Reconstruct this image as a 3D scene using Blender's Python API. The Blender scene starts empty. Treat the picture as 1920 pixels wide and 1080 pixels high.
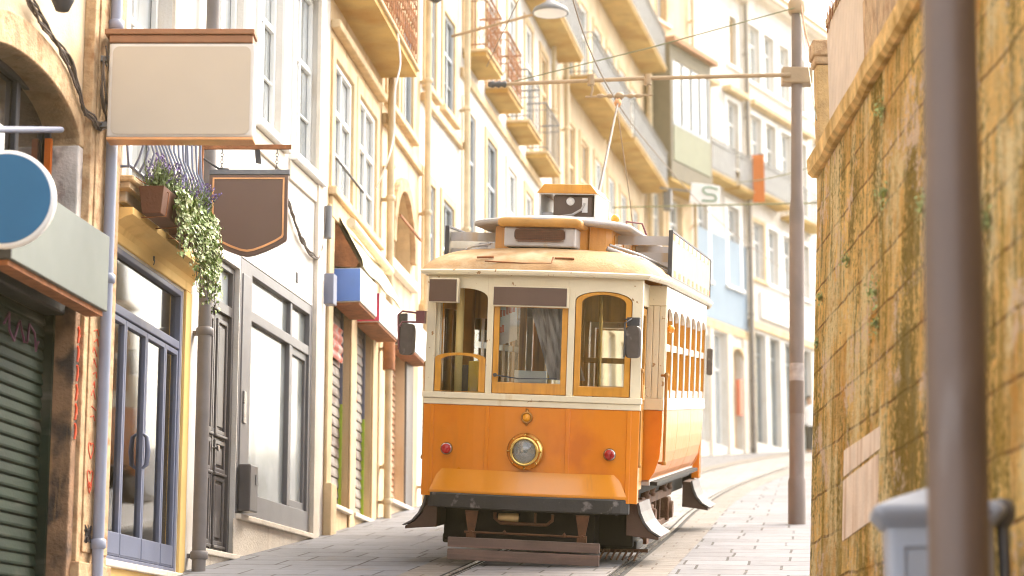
import bpy, bmesh, math, random
from mathutils import Vector, Matrix
random.seed(7)
C = bpy.context.scene.collection
PI = math.pi
S = .13                                   # gradient of the street

# ---------------------------------------------------------------- materials
def mat(name, col, rough=.6, metal=0., var=.12, scale=4., col2=None, c2lo=.5, c2hi=.65, c2scale=1.2,
        streak=None, slo=.5, shi=.7, sscale=(6, 6, .5), bump=.15, bscale=40., coat=0., spec=.5, crough=.06):
    m = bpy.data.materials.new(name); m.use_nodes = True
    nt = m.node_tree; N = nt.nodes; L = nt.links
    b = N['Principled BSDF']
    tc = N.new('ShaderNodeTexCoord'); oi = N.new('ShaderNodeObjectInfo')
    add = N.new('ShaderNodeVectorMath'); add.operation = 'ADD'
    L.new(tc.outputs['Object'], add.inputs[0])
    mul = N.new('ShaderNodeMath'); mul.operation = 'MULTIPLY'; mul.inputs[1].default_value = 37.
    L.new(oi.outputs['Random'], mul.inputs[0]); L.new(mul.outputs[0], add.inputs[1])
    def noise(sc, vec=None, det=6.):
        n = N.new('ShaderNodeTexNoise'); n.inputs['Scale'].default_value = sc; n.inputs['Detail'].default_value = det
        L.new(vec or add.outputs[0], n.inputs['Vector']); return n.outputs['Fac']
    def mr(fac, lo, hi):
        r = N.new('ShaderNodeMapRange'); r.inputs['From Min'].default_value = lo; r.inputs['From Max'].default_value = hi
        L.new(fac, r.inputs['Value']); return r.outputs[0]
    def mix(fac, a, bb):
        x = N.new('ShaderNodeMix'); x.data_type = 'RGBA'; L.new(fac, x.inputs[0])
        for k, v in ((6, a), (7, bb)):
            if isinstance(v, tuple): x.inputs[k].default_value = (*v, 1)
            else: L.new(v, x.inputs[k])
        return x.outputs[2]
    lo = tuple(c*(1-var) for c in col); hi = tuple(min(1, c*(1+var)) for c in col)
    out = mix(mr(noise(scale), .3, .7), lo, hi)
    if col2: out = mix(mr(noise(c2scale, det=9.), c2lo, c2hi), out, col2)
    if streak:
        mp = N.new('ShaderNodeMapping'); mp.inputs['Scale'].default_value = sscale
        L.new(add.outputs[0], mp.inputs[0])
        out = mix(mr(noise(1., mp.outputs[0], 8.), slo, shi), out, streak)
    L.new(out, b.inputs['Base Color'])
    rr = N.new('ShaderNodeMapRange'); rr.inputs['To Min'].default_value = max(.02, rough-.08); rr.inputs['To Max'].default_value = min(1, rough+.1)
    L.new(noise(scale*2), rr.inputs['Value']); L.new(rr.outputs[0], b.inputs['Roughness'])
    b.inputs['Metallic'].default_value = metal
    b.inputs['Specular IOR Level'].default_value = spec
    b.inputs['Coat Weight'].default_value = coat; b.inputs['Coat Roughness'].default_value = crough
    if bump:
        bp = N.new('ShaderNodeBump'); bp.inputs['Strength'].default_value = bump; bp.inputs['Distance'].default_value = .02
        L.new(noise(bscale), bp.inputs['Height']); L.new(bp.outputs[0], b.inputs['Normal'])
    return m

def glass_mat(name, tint=(.9, .93, .95), refl=.12, rough=.02):
    m = bpy.data.materials.new(name); m.use_nodes = True
    nt = m.node_tree; N = nt.nodes; L = nt.links; N.remove(N['Principled BSDF'])
    o = N['Material Output']; t = N.new('ShaderNodeBsdfTransparent'); t.inputs[0].default_value = (*tint, 1)
    g = N.new('ShaderNodeBsdfGlossy'); g.inputs['Roughness'].default_value = rough
    fr = N.new('ShaderNodeFresnel'); fr.inputs[0].default_value = 1.5
    a = N.new('ShaderNodeMath'); a.operation = 'ADD'; a.use_clamp = True; a.inputs[1].default_value = refl
    L.new(fr.outputs[0], a.inputs[0])
    x = N.new('ShaderNodeMixShader'); L.new(a.outputs[0], x.inputs[0]); L.new(t.outputs[0], x.inputs[1]); L.new(g.outputs[0], x.inputs[2])
    L.new(x.outputs[0], o.inputs[0]); return m

def masonry(name, c1, c2, mort, bw, bh, off, axes, rough=.85, msize=.012, streaks=(), bump=.6, rot=0., fine=.3, var=.5, smax=1., wob=.025, ragged=.15):
    """courses of blocks laid in the two object axes given"""
    m = bpy.data.materials.new(name); m.use_nodes = True
    nt = m.node_tree; N = nt.nodes; L = nt.links; b = N['Principled BSDF']
    tc = N.new('ShaderNodeTexCoord')
    mp0 = N.new('ShaderNodeMapping'); mp0.inputs['Rotation'].default_value = (0, 0, rot)
    L.new(tc.outputs['Object'], mp0.inputs[0])
    sp = N.new('ShaderNodeSeparateXYZ'); cb = N.new('ShaderNodeCombineXYZ')
    L.new(mp0.outputs[0], sp.inputs[0])
    # wobble so that the joints are not ruler straight
    wn = N.new('ShaderNodeTexNoise'); wn.inputs['Scale'].default_value = 2.5; L.new(mp0.outputs[0], wn.inputs['Vector'])
    ws = N.new('ShaderNodeVectorMath'); ws.operation = 'SCALE'; ws.inputs['Scale'].default_value = wob
    L.new(wn.outputs['Color'], ws.inputs[0])
    L.new(sp.outputs[axes[0]], cb.inputs[0]); L.new(sp.outputs[axes[1]], cb.inputs[1])
    ad = N.new('ShaderNodeVectorMath'); ad.operation = 'ADD'; L.new(cb.outputs[0], ad.inputs[0]); L.new(ws.outputs[0], ad.inputs[1])
    br = N.new('ShaderNodeTexBrick'); br.inputs['Scale'].default_value = 1.
    br.inputs['Brick Width'].default_value = bw; br.inputs['Row Height'].default_value = bh
    br.inputs['Mortar Size'].default_value = msize; br.inputs['Mortar Smooth'].default_value = .3; br.inputs['Bias'].default_value = 0
    br.offset = off; br.squash = 1.3; br.squash_frequency = 3
    br.inputs['Color1'].default_value = (*c1, 1); br.inputs['Color2'].default_value = (*c2, 1); br.inputs['Mortar'].default_value = (*mort, 1)
    L.new(ad.outputs[0], br.inputs['Vector'])
    def noise(sc, vec, det=8.):
        n = N.new('ShaderNodeTexNoise'); n.inputs['Scale'].default_value = sc; n.inputs['Detail'].default_value = det
        n.inputs['Roughness'].default_value = .65
        L.new(vec, n.inputs['Vector']); return n.outputs['Fac']
    def mr(f, lo, hi, a=0., z=1.):
        r = N.new('ShaderNodeMapRange'); r.inputs['From Min'].default_value = lo; r.inputs['From Max'].default_value = hi
        r.inputs['To Min'].default_value = a; r.inputs['To Max'].default_value = z
        L.new(f, r.inputs['Value']); return r.outputs[0]
    out = br.outputs['Color']
    x = N.new('ShaderNodeMix'); x.data_type = 'RGBA'; x.blend_type = 'MULTIPLY'; x.inputs[0].default_value = 1.
    L.new(out, x.inputs[6]); cc = N.new('ShaderNodeCombineColor')
    v = mr(noise(5., mp0.outputs[0]), .25, .75, 1-var, 1+var)
    for k in range(3): L.new(v, cc.inputs[k])
    L.new(cc.outputs[0], x.inputs[7]); out = x.outputs[2]
    for (scol, ssc, lo, hi) in streaks:
        mp = N.new('ShaderNodeMapping'); mp.inputs['Scale'].default_value = ssc; L.new(mp0.outputs[0], mp.inputs[0])
        x = N.new('ShaderNodeMix'); x.data_type = 'RGBA'; rg = N.new('ShaderNodeMath'); rg.operation = 'MULTIPLY_ADD'; rg.inputs[1].default_value = ragged; L.new(noise(22., mp0.outputs[0], 10.), rg.inputs[0]); L.new(noise(1., mp.outputs[0], 10.), rg.inputs[2])
        L.new(mr(rg.outputs[0], lo+ragged*.5, hi+ragged*.5, 0, smax), x.inputs[0])
        L.new(out, x.inputs[6]); x.inputs[7].default_value = (*scol, 1); out = x.outputs[2]
    b.inputs['Specular IOR Level'].default_value = .2
    L.new(out, b.inputs['Base Color'])
    L.new(mr(noise(9., mp0.outputs[0]), .3, .7, rough-.15, min(1, rough+.1)), b.inputs['Roughness'])
    h = N.new('ShaderNodeMath'); h.operation = 'MULTIPLY_ADD'; h.inputs[1].default_value = fine
    L.new(noise(30., mp0.outputs[0]), h.inputs[0]); inv = mr(br.outputs['Fac'], 0, 1, 1, 0); L.new(inv, h.inputs[2])
    bp = N.new('ShaderNodeBump'); bp.inputs['Strength'].default_value = bump; bp.inputs['Distance'].default_value = .03
    L.new(h.outputs[0], bp.inputs['Height']); L.new(bp.outputs[0], b.inputs['Normal'])
    return m

# ---------------------------------------------------------------- mesh builder
class G:
    def __init__(s): s.v = []; s.f = []; s.sm = []
    def add(s, vs, fs, smooth=False):
        o = len(s.v); s.v += [tuple(p) for p in vs]
        for f in fs: s.f.append(tuple(o+i for i in f)); s.sm.append(smooth)
        return s
    def box(s, x0, x1, y0, y1, z0, z1):
        v = [(x0,y0,z0),(x1,y0,z0),(x1,y1,z0),(x0,y1,z0),(x0,y0,z1),(x1,y0,z1),(x1,y1,z1),(x0,y1,z1)]
        return s.add(v, [(0,3,2,1),(4,5,6,7),(0,1,5,4),(1,2,6,5),(2,3,7,6),(3,0,4,7)])
    def bent(s, x0, x1, y0, y1, z0, z1, fn, n=16):
        vs = []; fs = []
        for i in range(n+1):
            x = x0+(x1-x0)*i/n
            for (y, z) in ((y0,z0),(y1,z0),(y1,z1),(y0,z1)): vs.append(fn(x, y, z))
        for i in range(n):
            a = 4*i
            for k in range(4): fs.append((a+k, a+4+k, a+4+(k+1)%4, a+(k+1)%4))
        fs += [(0,1,2,3), (4*n+3,4*n+2,4*n+1,4*n)]
        return s.add(vs, fs)
    def prism(s, poly, d0, d1, fn=None):          # poly in (x,z), extruded along y
        fn = fn or (lambda x, y, z: (x, y, z)); n = len(poly)
        vs = [fn(p[0], d0, p[1]) for p in poly]+[fn(p[0], d1, p[1]) for p in poly]
        fs = [tuple(range(n)), tuple(range(2*n-1, n-1, -1))]
        fs += [(i, n+i, n+(i+1) % n, (i+1) % n) for i in range(n)]
        return s.add(vs, fs)
    def ring(s, outer, inner, d0, d1, fn=None, closed=True):
        fn = fn or (lambda x, y, z: (x, y, z)); n = len(outer)
        vs = [fn(p[0], d, p[1]) for (L, d) in ((outer,d0),(inner,d0),(outer,d1),(inner,d1)) for p in L]
        fs = []
        for i in range(n if closed else n-1):
            j = (i+1) % n
            fs += [(i,j,n+j,n+i), (2*n+i,3*n+i,3*n+j,2*n+j), (i,2*n+i,2*n+j,j), (n+i,n+j,3*n+j,3*n+i)]
        if not closed: fs += [(0,n,3*n,2*n), (n-1,3*n-1,4*n-1,2*n-1)]
        return s.add(vs, fs)
    def tube(s, pts, r, n=8, closed=False, cap=True):
        pts = [Vector(p) for p in pts]; m = len(pts); vs = []; fs = []
        up = None
        for i, p in enumerate(pts):
            a = pts[i-1] if (i or closed) else p; b = pts[(i+1) % m] if (i < m-1 or closed) else p
            t = (b-a).normalized()
            if up is None: up = Vector((0,0,1)) if abs(t.z) < .9 else Vector((1,0,0))
            x = t.cross(up).normalized(); up = x.cross(t).normalized()
            rr = r[i] if isinstance(r, (list, tuple)) else r
            for k in range(n):
                an = 2*PI*k/n; vs.append(p+(x*math.cos(an)+up*math.sin(an))*rr)
        for i in range(m if closed else m-1):
            j = (i+1) % m
            for k in range(n): fs.append((i*n+k, i*n+(k+1) % n, j*n+(k+1) % n, j*n+k))
        s.add(vs, fs, True)
        if cap and not closed: s.add(vs[:n], [tuple(range(n-1,-1,-1))]); s.add(vs[-n:], [tuple(range(n))])
        return s
    def lathe(s, prof, c, axis='z', n=24, smooth=True):   # prof: (r, h)
        vs = []; fs = []
        for (r, h) in prof:
            for k in range(n):
                a = 2*PI*k/n; p = (r*math.cos(a), r*math.sin(a), h)
                if axis == 'y': p = (p[0], h, p[1])
                if axis == 'x': p = (h, p[0], p[1])
                vs.append((c[0]+p[0], c[1]+p[1], c[2]+p[2]))
        m = len(prof)
        for i in range(m-1):
            for k in range(n): fs.append((i*n+k, i*n+(k+1) % n, (i+1)*n+(k+1) % n, (i+1)*n+k))
        s.add(vs, fs, smooth)
        s.add(vs[:n], [tuple(range(n))]); s.add(vs[-n:], [tuple(range(n))]); return s
    def loft(s, loops, smooth=True, closed=True, caps=False):
        n = len(loops[0]); vs = [p for L in loops for p in L]; fs = []
        for i in range(len(loops)-1):
            for k in range(n if closed else n-1): fs.append((i*n+k, i*n+(k+1) % n, (i+1)*n+(k+1) % n, (i+1)*n+k))
        s.add(vs, fs, smooth)
        if caps: s.add(loops[0], [tuple(range(n))]); s.add(loops[-1], [tuple(range(n))])
        return s
    def build(s, name, m, parent=None, bevel=0., smooth=None, seg=2, fixn=True):
        me = bpy.data.meshes.new(name); me.from_pydata(s.v, [], s.f)
        me.polygons.foreach_set('use_smooth', [bool(x) if smooth is None else smooth for x in s.sm])
        if fixn:
            bm = bmesh.new(); bm.from_mesh(me); bmesh.ops.recalc_face_normals(bm, faces=bm.faces); bm.to_mesh(me); bm.free()
        me.materials.append(m); o = bpy.data.objects.new(name, me); C.objects.link(o)
        if parent: o.parent = parent
        if bevel:
            b = o.modifiers.new('Bevel', 'BEVEL'); b.width = bevel; b.segments = seg; b.limit_method = 'ANGLE'; b.angle_limit = .6
        return o

def thing(name, label, cat, loc=(0,0,0), rot=(0,0,0), group=None):
    o = bpy.data.objects.new(name, None); C.objects.link(o); o.location = loc; o.rotation_euler = rot
    o.empty_display_size = .2
    return tag(o, label, cat, group)
def tag(o, label, cat, group=None, kind=None):
    o['label'] = label; o['category'] = cat
    if group: o['group'] = group
    if kind: o['kind'] = kind
    return o
def struct(o, kind='structure'): o['kind'] = kind; return o
def arc(cx, cz, rx, rz, a0, a1, n): return [(cx+rx*math.cos(a0+(a1-a0)*i/n), cz+rz*math.sin(a0+(a1-a0)*i/n)) for i in range(n+1)]
def text(name, body, size, m, parent, loc, rot=(PI/2,0,0), ext=.002):
    cu = bpy.data.curves.new(name, 'FONT'); cu.body = body; cu.size = size; cu.extrude = ext; cu.align_x = 'CENTER'; cu.align_y = 'CENTER'
    o = bpy.data.objects.new(name, cu); C.objects.link(o); o.parent = parent; o.location = loc; o.rotation_euler = rot
    me = bpy.data.meshes.new_from_object(o); bpy.data.objects.remove(o); me.materials.clear(); me.materials.append(m)
    o = bpy.data.objects.new(name, me); C.objects.link(o); o.parent = parent; o.location = loc; o.rotation_euler = rot; return o
# ================================================================ camera, light, sky
cam = bpy.data.cameras.new('camera'); camo = bpy.data.objects.new('camera', cam); C.objects.link(camo)
camo.location = (0, 0, 1.57); camo.rotation_euler = (PI/2+math.atan(740/4000), 0, 0)
cam.lens = 75; cam.sensor_width = 36; cam.clip_end = 2000; cam.clip_start = .1
cam.dof.use_dof = True; cam.dof.focus_distance = 19.9; cam.dof.aperture_fstop = 1.5
bpy.context.scene.camera = camo
SUN_EL, SUN_AZ = math.radians(50), math.radians(46)     # azimuth measured from the street's direction to the right
w = bpy.data.worlds.new('World'); bpy.context.scene.world = w; w.use_nodes = True
nt = w.node_tree; sky = nt.nodes.new('ShaderNodeTexSky'); sky.sky_type = 'NISHITA'; sky.sun_disc = False
sky.sun_elevation = SUN_EL; sky.sun_rotation = SUN_AZ; sky.dust_density = 4.; sky.air_density = 1.; sky.altitude = 100
bg = nt.nodes['Background']; bg.inputs[1].default_value = .15
hs = nt.nodes.new('ShaderNodeHueSaturation'); hs.inputs['Saturation'].default_value = .3     # thin bright overcast: whiter than a clear sky
nt.links.new(sky.outputs[0], hs.inputs['Color']); nt.links.new(hs.outputs[0], bg.inputs[0])
sl = bpy.data.lights.new('sun', 'SUN'); sl.energy = .8; sl.angle = math.radians(40); sl.color = (1, .8, .5)
so = bpy.data.objects.new('sun', sl); C.objects.link(so)
sd = Vector((math.sin(SUN_AZ)*math.cos(SUN_EL), math.cos(SUN_AZ)*math.cos(SUN_EL), math.sin(SUN_EL)))
so.rotation_euler = sd.to_track_quat('Z', 'Y').to_euler()
vs = bpy.context.scene.view_settings
bpy.context.scene.display_settings.display_device = 'sRGB'
vs.view_transform = 'Standard'; vs.look = 'None'; vs.gamma = 1; vs.exposure = 2.4
cy = bpy.context.scene.cycles
cy.max_bounces = 8; cy.diffuse_bounces = 4; cy.glossy_bounces = 4; cy.transparent_max_bounces = 12; cy.volume_bounces = 0
cy.use_denoising = True; cy.filter_width = 1.05; cy.caustics_reflective = False; cy.caustics_refractive = False; cy.sample_clamp_indirect = 6

# ================================================================ materials
STUCCO_W = mat('white_stucco', (.66,.63,.59), .85, var=.06, scale=1.5, col2=(.55,.48,.4), c2lo=.54, c2hi=.75, c2scale=1.6, streak=(.55,.45,.34), slo=.58, shi=.85, sscale=(5,5,.5), bump=.25)
STUCCO_C = mat('cream_stucco', (.66,.52,.35), .85, var=.08, scale=1.3, col2=(.55,.36,.19), c2lo=.52, c2hi=.75, c2scale=1.4, streak=(.46,.33,.2), slo=.55, shi=.82, sscale=(4,4,.5), bump=.25)
STUCCO_P = mat('peach_stucco', (.66,.49,.29), .85, var=.1, scale=1.3, col2=(.48,.32,.18), c2lo=.55, c2hi=.75, streak=(.42,.27,.15), slo=.55, shi=.8, bump=.3)
STUCCO_Y = mat('yellow_stucco', (.78,.52,.19), .8, var=.08, scale=2., streak=(.6,.36,.1), slo=.58, shi=.85, bump=.15)
STUCCO_B = mat('pale_blue_stucco', (.27,.35,.43), .85, var=.06, scale=1.5, bump=.2)
STONE_O = mat('ochre_stone', (.52,.35,.2), .85, var=.25, scale=7., col2=(.31,.16,.07), c2lo=.5, c2hi=.72, c2scale=9., streak=(.22,.16,.12), slo=.6, shi=.85, sscale=(7,7,.8), bump=.6)
STONE_D = mat('soot_stained_stone', (.26,.15,.085), .9, var=.35, scale=5., col2=(.06,.045,.04), c2lo=.46, c2hi=.62, c2scale=4., streak=(.45,.25,.1), slo=.56, shi=.7, sscale=(7,7,.9), bump=.8)
STONE_P = mat('peach_stone_trim', (.62,.46,.27), .8, var=.15, scale=4., streak=(.45,.28,.15), slo=.55, shi=.85, bump=.4)
STONE_W = mat('pale_stone_trim', (.72,.64,.54), .8, var=.1, scale=4., streak=(.5,.4,.3), slo=.6, shi=.85, bump=.4)
MARBLE = mat('weathered_marble', (.6,.54,.5), .7, var=.3, scale=3., col2=(.2,.16,.15), c2lo=.53, c2hi=.68, c2scale=5., streak=(.5,.33,.22), slo=.55, shi=.75, sscale=(3,3,1.5), bump=.4)
SLAB = mat('balcony_shade_stone', (.52,.34,.11), .85, var=.15, scale=2.5, col2=(.38,.19,.03), c2lo=.45, c2hi=.7, bump=.4)  # ochre deepened to paint golden shade onto the balcony undersides
TILE = mat('terracotta_roof', (.42,.2,.11), .85, var=.25, scale=8.)
IRON = mat('dark_iron', (.06,.06,.07), .5, .4, var=.2)
IRON_G = mat('grey_iron', (.16,.165,.18), .5, .3, var=.2)
IRON_L = mat('lilac_grey_paint', (.15,.17,.25), .4, var=.1, col2=(.34,.3,.3), c2lo=.6, c2hi=.8, bump=.05)
PIPE_L = mat('lilac_pipe_paint', (.26,.29,.39), .42, var=.1, scale=3, streak=(.4,.3,.26), slo=.62, shi=.85, bump=.05)
PIPE_G = mat('dark_grey_pipe', (.17,.155,.155), .5, var=.15, streak=(.3,.2,.14), slo=.62, shi=.85, bump=.1)
PIPE_C = mat('cream_pipe', (.55,.44,.28), .6, var=.2, streak=(.33,.19,.08), slo=.5, shi=.8, bump=.1)
RUST = mat('rusty_iron', (.3,.12,.05), .8, .2, var=.35, scale=9, bump=.4)
DOOR_G = mat('charcoal_paint', (.09,.082,.085), .38, var=.15, scale=3, streak=(.2,.18,.17), slo=.6, shi=.85, bump=.08, coat=.2)
FRAME_G = mat('grey_shop_frame', (.16,.155,.165), .4, var=.1, bump=.05)
FRAME_W = mat('white_window_paint', (.8,.8,.78), .5, var=.05, streak=(.6,.55,.48), slo=.62, shi=.9, bump=.08)
FRAME_D = mat('slate_window_paint', (.3,.33,.36), .5, var=.1, bump=.08)
FRAME_T = mat('tan_window_paint', (.62,.42,.22), .5, var=.1, bump=.08)
PANE = mat('curtained_glass', (.42,.45,.47), .06, var=.18, scale=1.2, streak=(.17,.19,.2), slo=.48, shi=.62, sscale=(7,7,.35), bump=0, spec=.9, coat=.6, crough=.02)
PANE_D = mat('dim_glass', (.24,.27,.28), .05, var=.3, scale=1., streak=(.42,.43,.42), slo=.5, shi=.65, sscale=(6,6,.5), bump=0, spec=.9, coat=.8, crough=.02)
PANE_SHOP = mat('painted_reflection_glass', (.30,.33,.345), .12, var=.2, scale=.8, col2=(.17,.19,.19), c2lo=.48, c2hi=.6, c2scale=.9, streak=(.16,.175,.18), slo=.54, shi=.66, sscale=(2.2,2.2,.25), bump=0, spec=.5, coat=.1, crough=.02)  # opaque pane, reflections painted into the colour as pale and dark streaks
PANE_K = mat('black_glass', (.035,.03,.028), .08, var=.3, bump=0, coat=.5)
GLASS = glass_mat('clear_glass', refl=.14, rough=.05)
GLASS_T = glass_mat('tram_glass', (.93,.94,.92), .04)
SHUT_GREEN = mat('dark_green_shutter', (.011,.022,.014), .62, 0, var=.3, scale=2.5, col2=(.1,.09,.07), c2lo=.55, c2hi=.75, streak=(.13,.12,.1), slo=.6, shi=.8, sscale=(.6,.6,5), bump=.15, spec=.2)
SHUT_GREY = mat('graffitied_grey_shutter', (.27,.24,.215), .6, .1, var=.25, scale=4, col2=(.13,.085,.07), c2lo=.5, c2hi=.62, c2scale=3.2, streak=(.4,.14,.1), slo=.6, shi=.68, sscale=(1.5,1.5,2.5), bump=.2)
SHUT_RED = mat('red_spray_paint', (.55,.1,.06), .5, var=.3, scale=6, col2=(.45,.35,.3), c2lo=.5, c2hi=.6, c2scale=5)
SHUT_BROWN = mat('brown_shutter', (.5,.27,.15), .6, var=.2, scale=4, col2=(.6,.42,.3), c2lo=.5, c2hi=.65, c2scale=4, bump=.2)
LIME = mat('lime_paint', (.42,.62,.05), .5)
GRAFF_R = mat('red_graffiti', (.75,.09,.03), .5, var=.15); GRAFF_K = mat('black_graffiti', (.06,.05,.06), .6)
GRAFF_P = mat('pink_graffiti', (.16,.045,.1), .5)
SIGN_BEIGE = mat('beige_sign_panel', (.55,.475,.385), .45, var=.02, bump=0)
SIGN_RIM = mat('pale_sign_rim', (.7,.66,.62), .4, var=.05, bump=.03)
SIGN_BROWN = mat('brown_sign_panel', (.14,.08,.06), .45, var=.03, bump=0)
COPPER = mat('copper_edge', (.72,.36,.16), .4, .4, var=.15)
SIGN_GREY = mat('grey_green_panel', (.155,.175,.158), .5, var=.04, bump=.02)
SIGN_BLUE = mat('blue_enamel', (.025,.125,.27), .5, var=.04, bump=0, spec=.2)
WHITE = mat('white_paint', (.8,.8,.79), .45, var=.05, bump=.03)
BOX_BLUE = mat('blue_lightbox', (.1,.22,.6), .4, var=.12, scale=2, bump=0)
BOX_RED = mat('crimson_lightbox', (.6,.02,.09), .4, bump=0)
BLACK = mat('black_paint', (.02,.02,.02), .5, var=.2)
AWN = mat('cream_canvas', (.74,.66,.48), .85, var=.08, streak=(.5,.36,.18), slo=.6, shi=.85)
TERRA = mat('terracotta_pot', (.11,.04,.02), .7, var=.15)
IVY = mat('variegated_ivy', (.16,.24,.05), .5, var=.45, scale=14, col2=(.5,.52,.3), c2lo=.5, c2hi=.6, c2scale=22)
LEAF = mat('grey_green_leaf', (.14,.2,.07), .6, var=.35, scale=10)
LAV = mat('lavender_bloom', (.13,.085,.25), .7, var=.35, scale=15)
MOSSLEAF = mat('pale_wall_fern', (.36,.42,.16), .6, var=.35, scale=14)
WOODY = mat('cable_rubber', (.1,.075,.065), .6, var=.3)
ORANGE_B = mat('orange_banner_cloth', (.6,.13,.008), .7, var=.05)
SKIN = mat('skin', (.5,.3,.2), .6); HAIR = mat('hair', (.03,.02,.015), .7); TROUS = mat('black_cloth', (.02,.02,.025), .85); SHIRT = mat('white_cloth', (.78,.78,.78), .85)
POLE = mat('brown_grey_pole_paint', (.15,.098,.075), .42, .15, var=.12, scale=2.5, streak=(.3,.25,.23), slo=.62, shi=.8, sscale=(4,4,.8), bump=.08)
POLE_W = mat('weathered_pole_paint', (.17,.125,.105), .5, .1, var=.15, scale=2.5, streak=(.2,.15,.13), slo=.6, shi=.75, sscale=(4,4,1.2), bump=.1)
BIN = mat('bluish_grey_bin', (.3,.31,.355), .4, var=.06, scale=2, streak=(.3,.3,.33), slo=.6, shi=.85, bump=.05)
TUBE_C = mat('bracket_tube_paint', (.34,.23,.13), .5, .2, var=.15)
WIRE = mat('wire', (.16,.1,.06), .5, .3); WIRE_G = mat('green_wire', (.2,.2,.1), .5, .3)
STEEL = mat('polished_rail', (.42,.40,.38), .28, .9, var=.2, scale=6); GROOVE = mat('rail_groove', (.02,.017,.016), .9)

# ================================================================ ground
GROUND = masonry('granite_paving', (.2,.2,.215), (.162,.16,.172), (.06,.055,.055), .62, .56, .37, (0,1), .85, .015,
                 streaks=(((.23,.23,.25), (.35,.35,.35), .5, .72), ((.2,.165,.14), (.9,.9,.9), .58, .75)), bump=.35, rot=.14, fine=.12, var=.14)
TRACKST = masonry('stained_track_setts', (.2,.178,.16), (.165,.145,.13), (.12,.09,.07), .5, .26, .5, (0,1), .7, .012,
                  streaks=(((.215,.2,.195), (.6,.6,.6), .5, .75), ((.15,.11,.08), (1.4,1.4,1.4), .6, .8)), bump=.4, rot=.14, fine=.15, var=.2)
TRACKIN = masonry('grey_track_setts', (.26,.245,.245), (.21,.2,.2), (.1,.09,.085), .62, .3, .5, (0,1), .7, .012, streaks=(((.16,.13,.11), (.9,.9,.9), .5, .75),), bump=.35, rot=.14, fine=.15, var=.16)

g = G(); xs = [-150, -20, 20, 150]
ys = [-40, 0, 30, 60, 95, 105, 120, 400]
def gz(y): return S*y if y < 95 else (S*95+S*.5*(y-95) if y < 105 else S*100)
vsx = [(x, y, gz(y)) for y in ys for x in xs]
g.add(vsx, [(j*4+i, j*4+i+1, j*4+i+5, j*4+i+4) for j in range(len(ys)-1) for i in range(3)])
struct(g.build('street_pavement', GROUND))

# tram track: centre line of the two rails
TP = [(-1.6,-12), (-1.55,0), (-1.2,8), (-.62,14), (.18,19.33), (1.12,25.58), (1.95,31.4), (3.35,39.5), (5.15,48), (6.9,55.6), (9.2,64), (11.8,72), (15,81), (19,90)]
def cat(P, n=8):
    out = []
    for i in range(len(P)-1):
        p0 = P[max(i-1,0)]; p1 = P[i]; p2 = P[i+1]; p3 = P[min(i+2,len(P)-1)]
        for k in range(n):
            t = k/n
            out.append(tuple(.5*(2*p1[j]+(p2[j]-p0[j])*t+(2*p0[j]-5*p1[j]+4*p2[j]-p3[j])*t*t+(3*p1[j]-p0[j]-3*p2[j]+p3[j])*t**3) for j in range(len(p1))))
    out.append(tuple(P[-1])); return out
TC = cat(TP, 6)
def strip(g, o0, o1, dz, thick=0):
    vs = []
    for i, p in enumerate(TC):
        a = TC[max(i-1,0)]; b = TC[min(i+1,len(TC)-1)]; t = Vector((b[0]-a[0], b[1]-a[1], 0)).normalized(); n = Vector((t.y, -t.x, 0))
        for o in (o0, o1):
            q = Vector((p[0], p[1], 0))+n*o; vs.append((q.x, q.y, S*q.y+dz))
    g.add(vs, [(2*i, 2*i+1, 2*i+3, 2*i+2) for i in range(len(TC)-1)])
g = G(); strip(g, -1.2, -.82, .004); strip(g, .82, 1.2, .004); struct(g.build('track_edge_paving', TRACKST))
g = G(); strip(g, -.68, .68, .004); struct(g.build('track_paving', TRACKIN))
g = G()
for sg in (-1, 1): strip(g, *sorted((sg*.82, sg*.68)), .003)
struct(g.build('rail_groove', GROOVE))
for sg in (-1, 1):
    g = G(); strip(g, *sorted((sg*.73, sg*.775)), .010); strip(g, *sorted((sg*.68, sg*.695)), .009); struct(g.build('tram_rail', STEEL))
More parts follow.
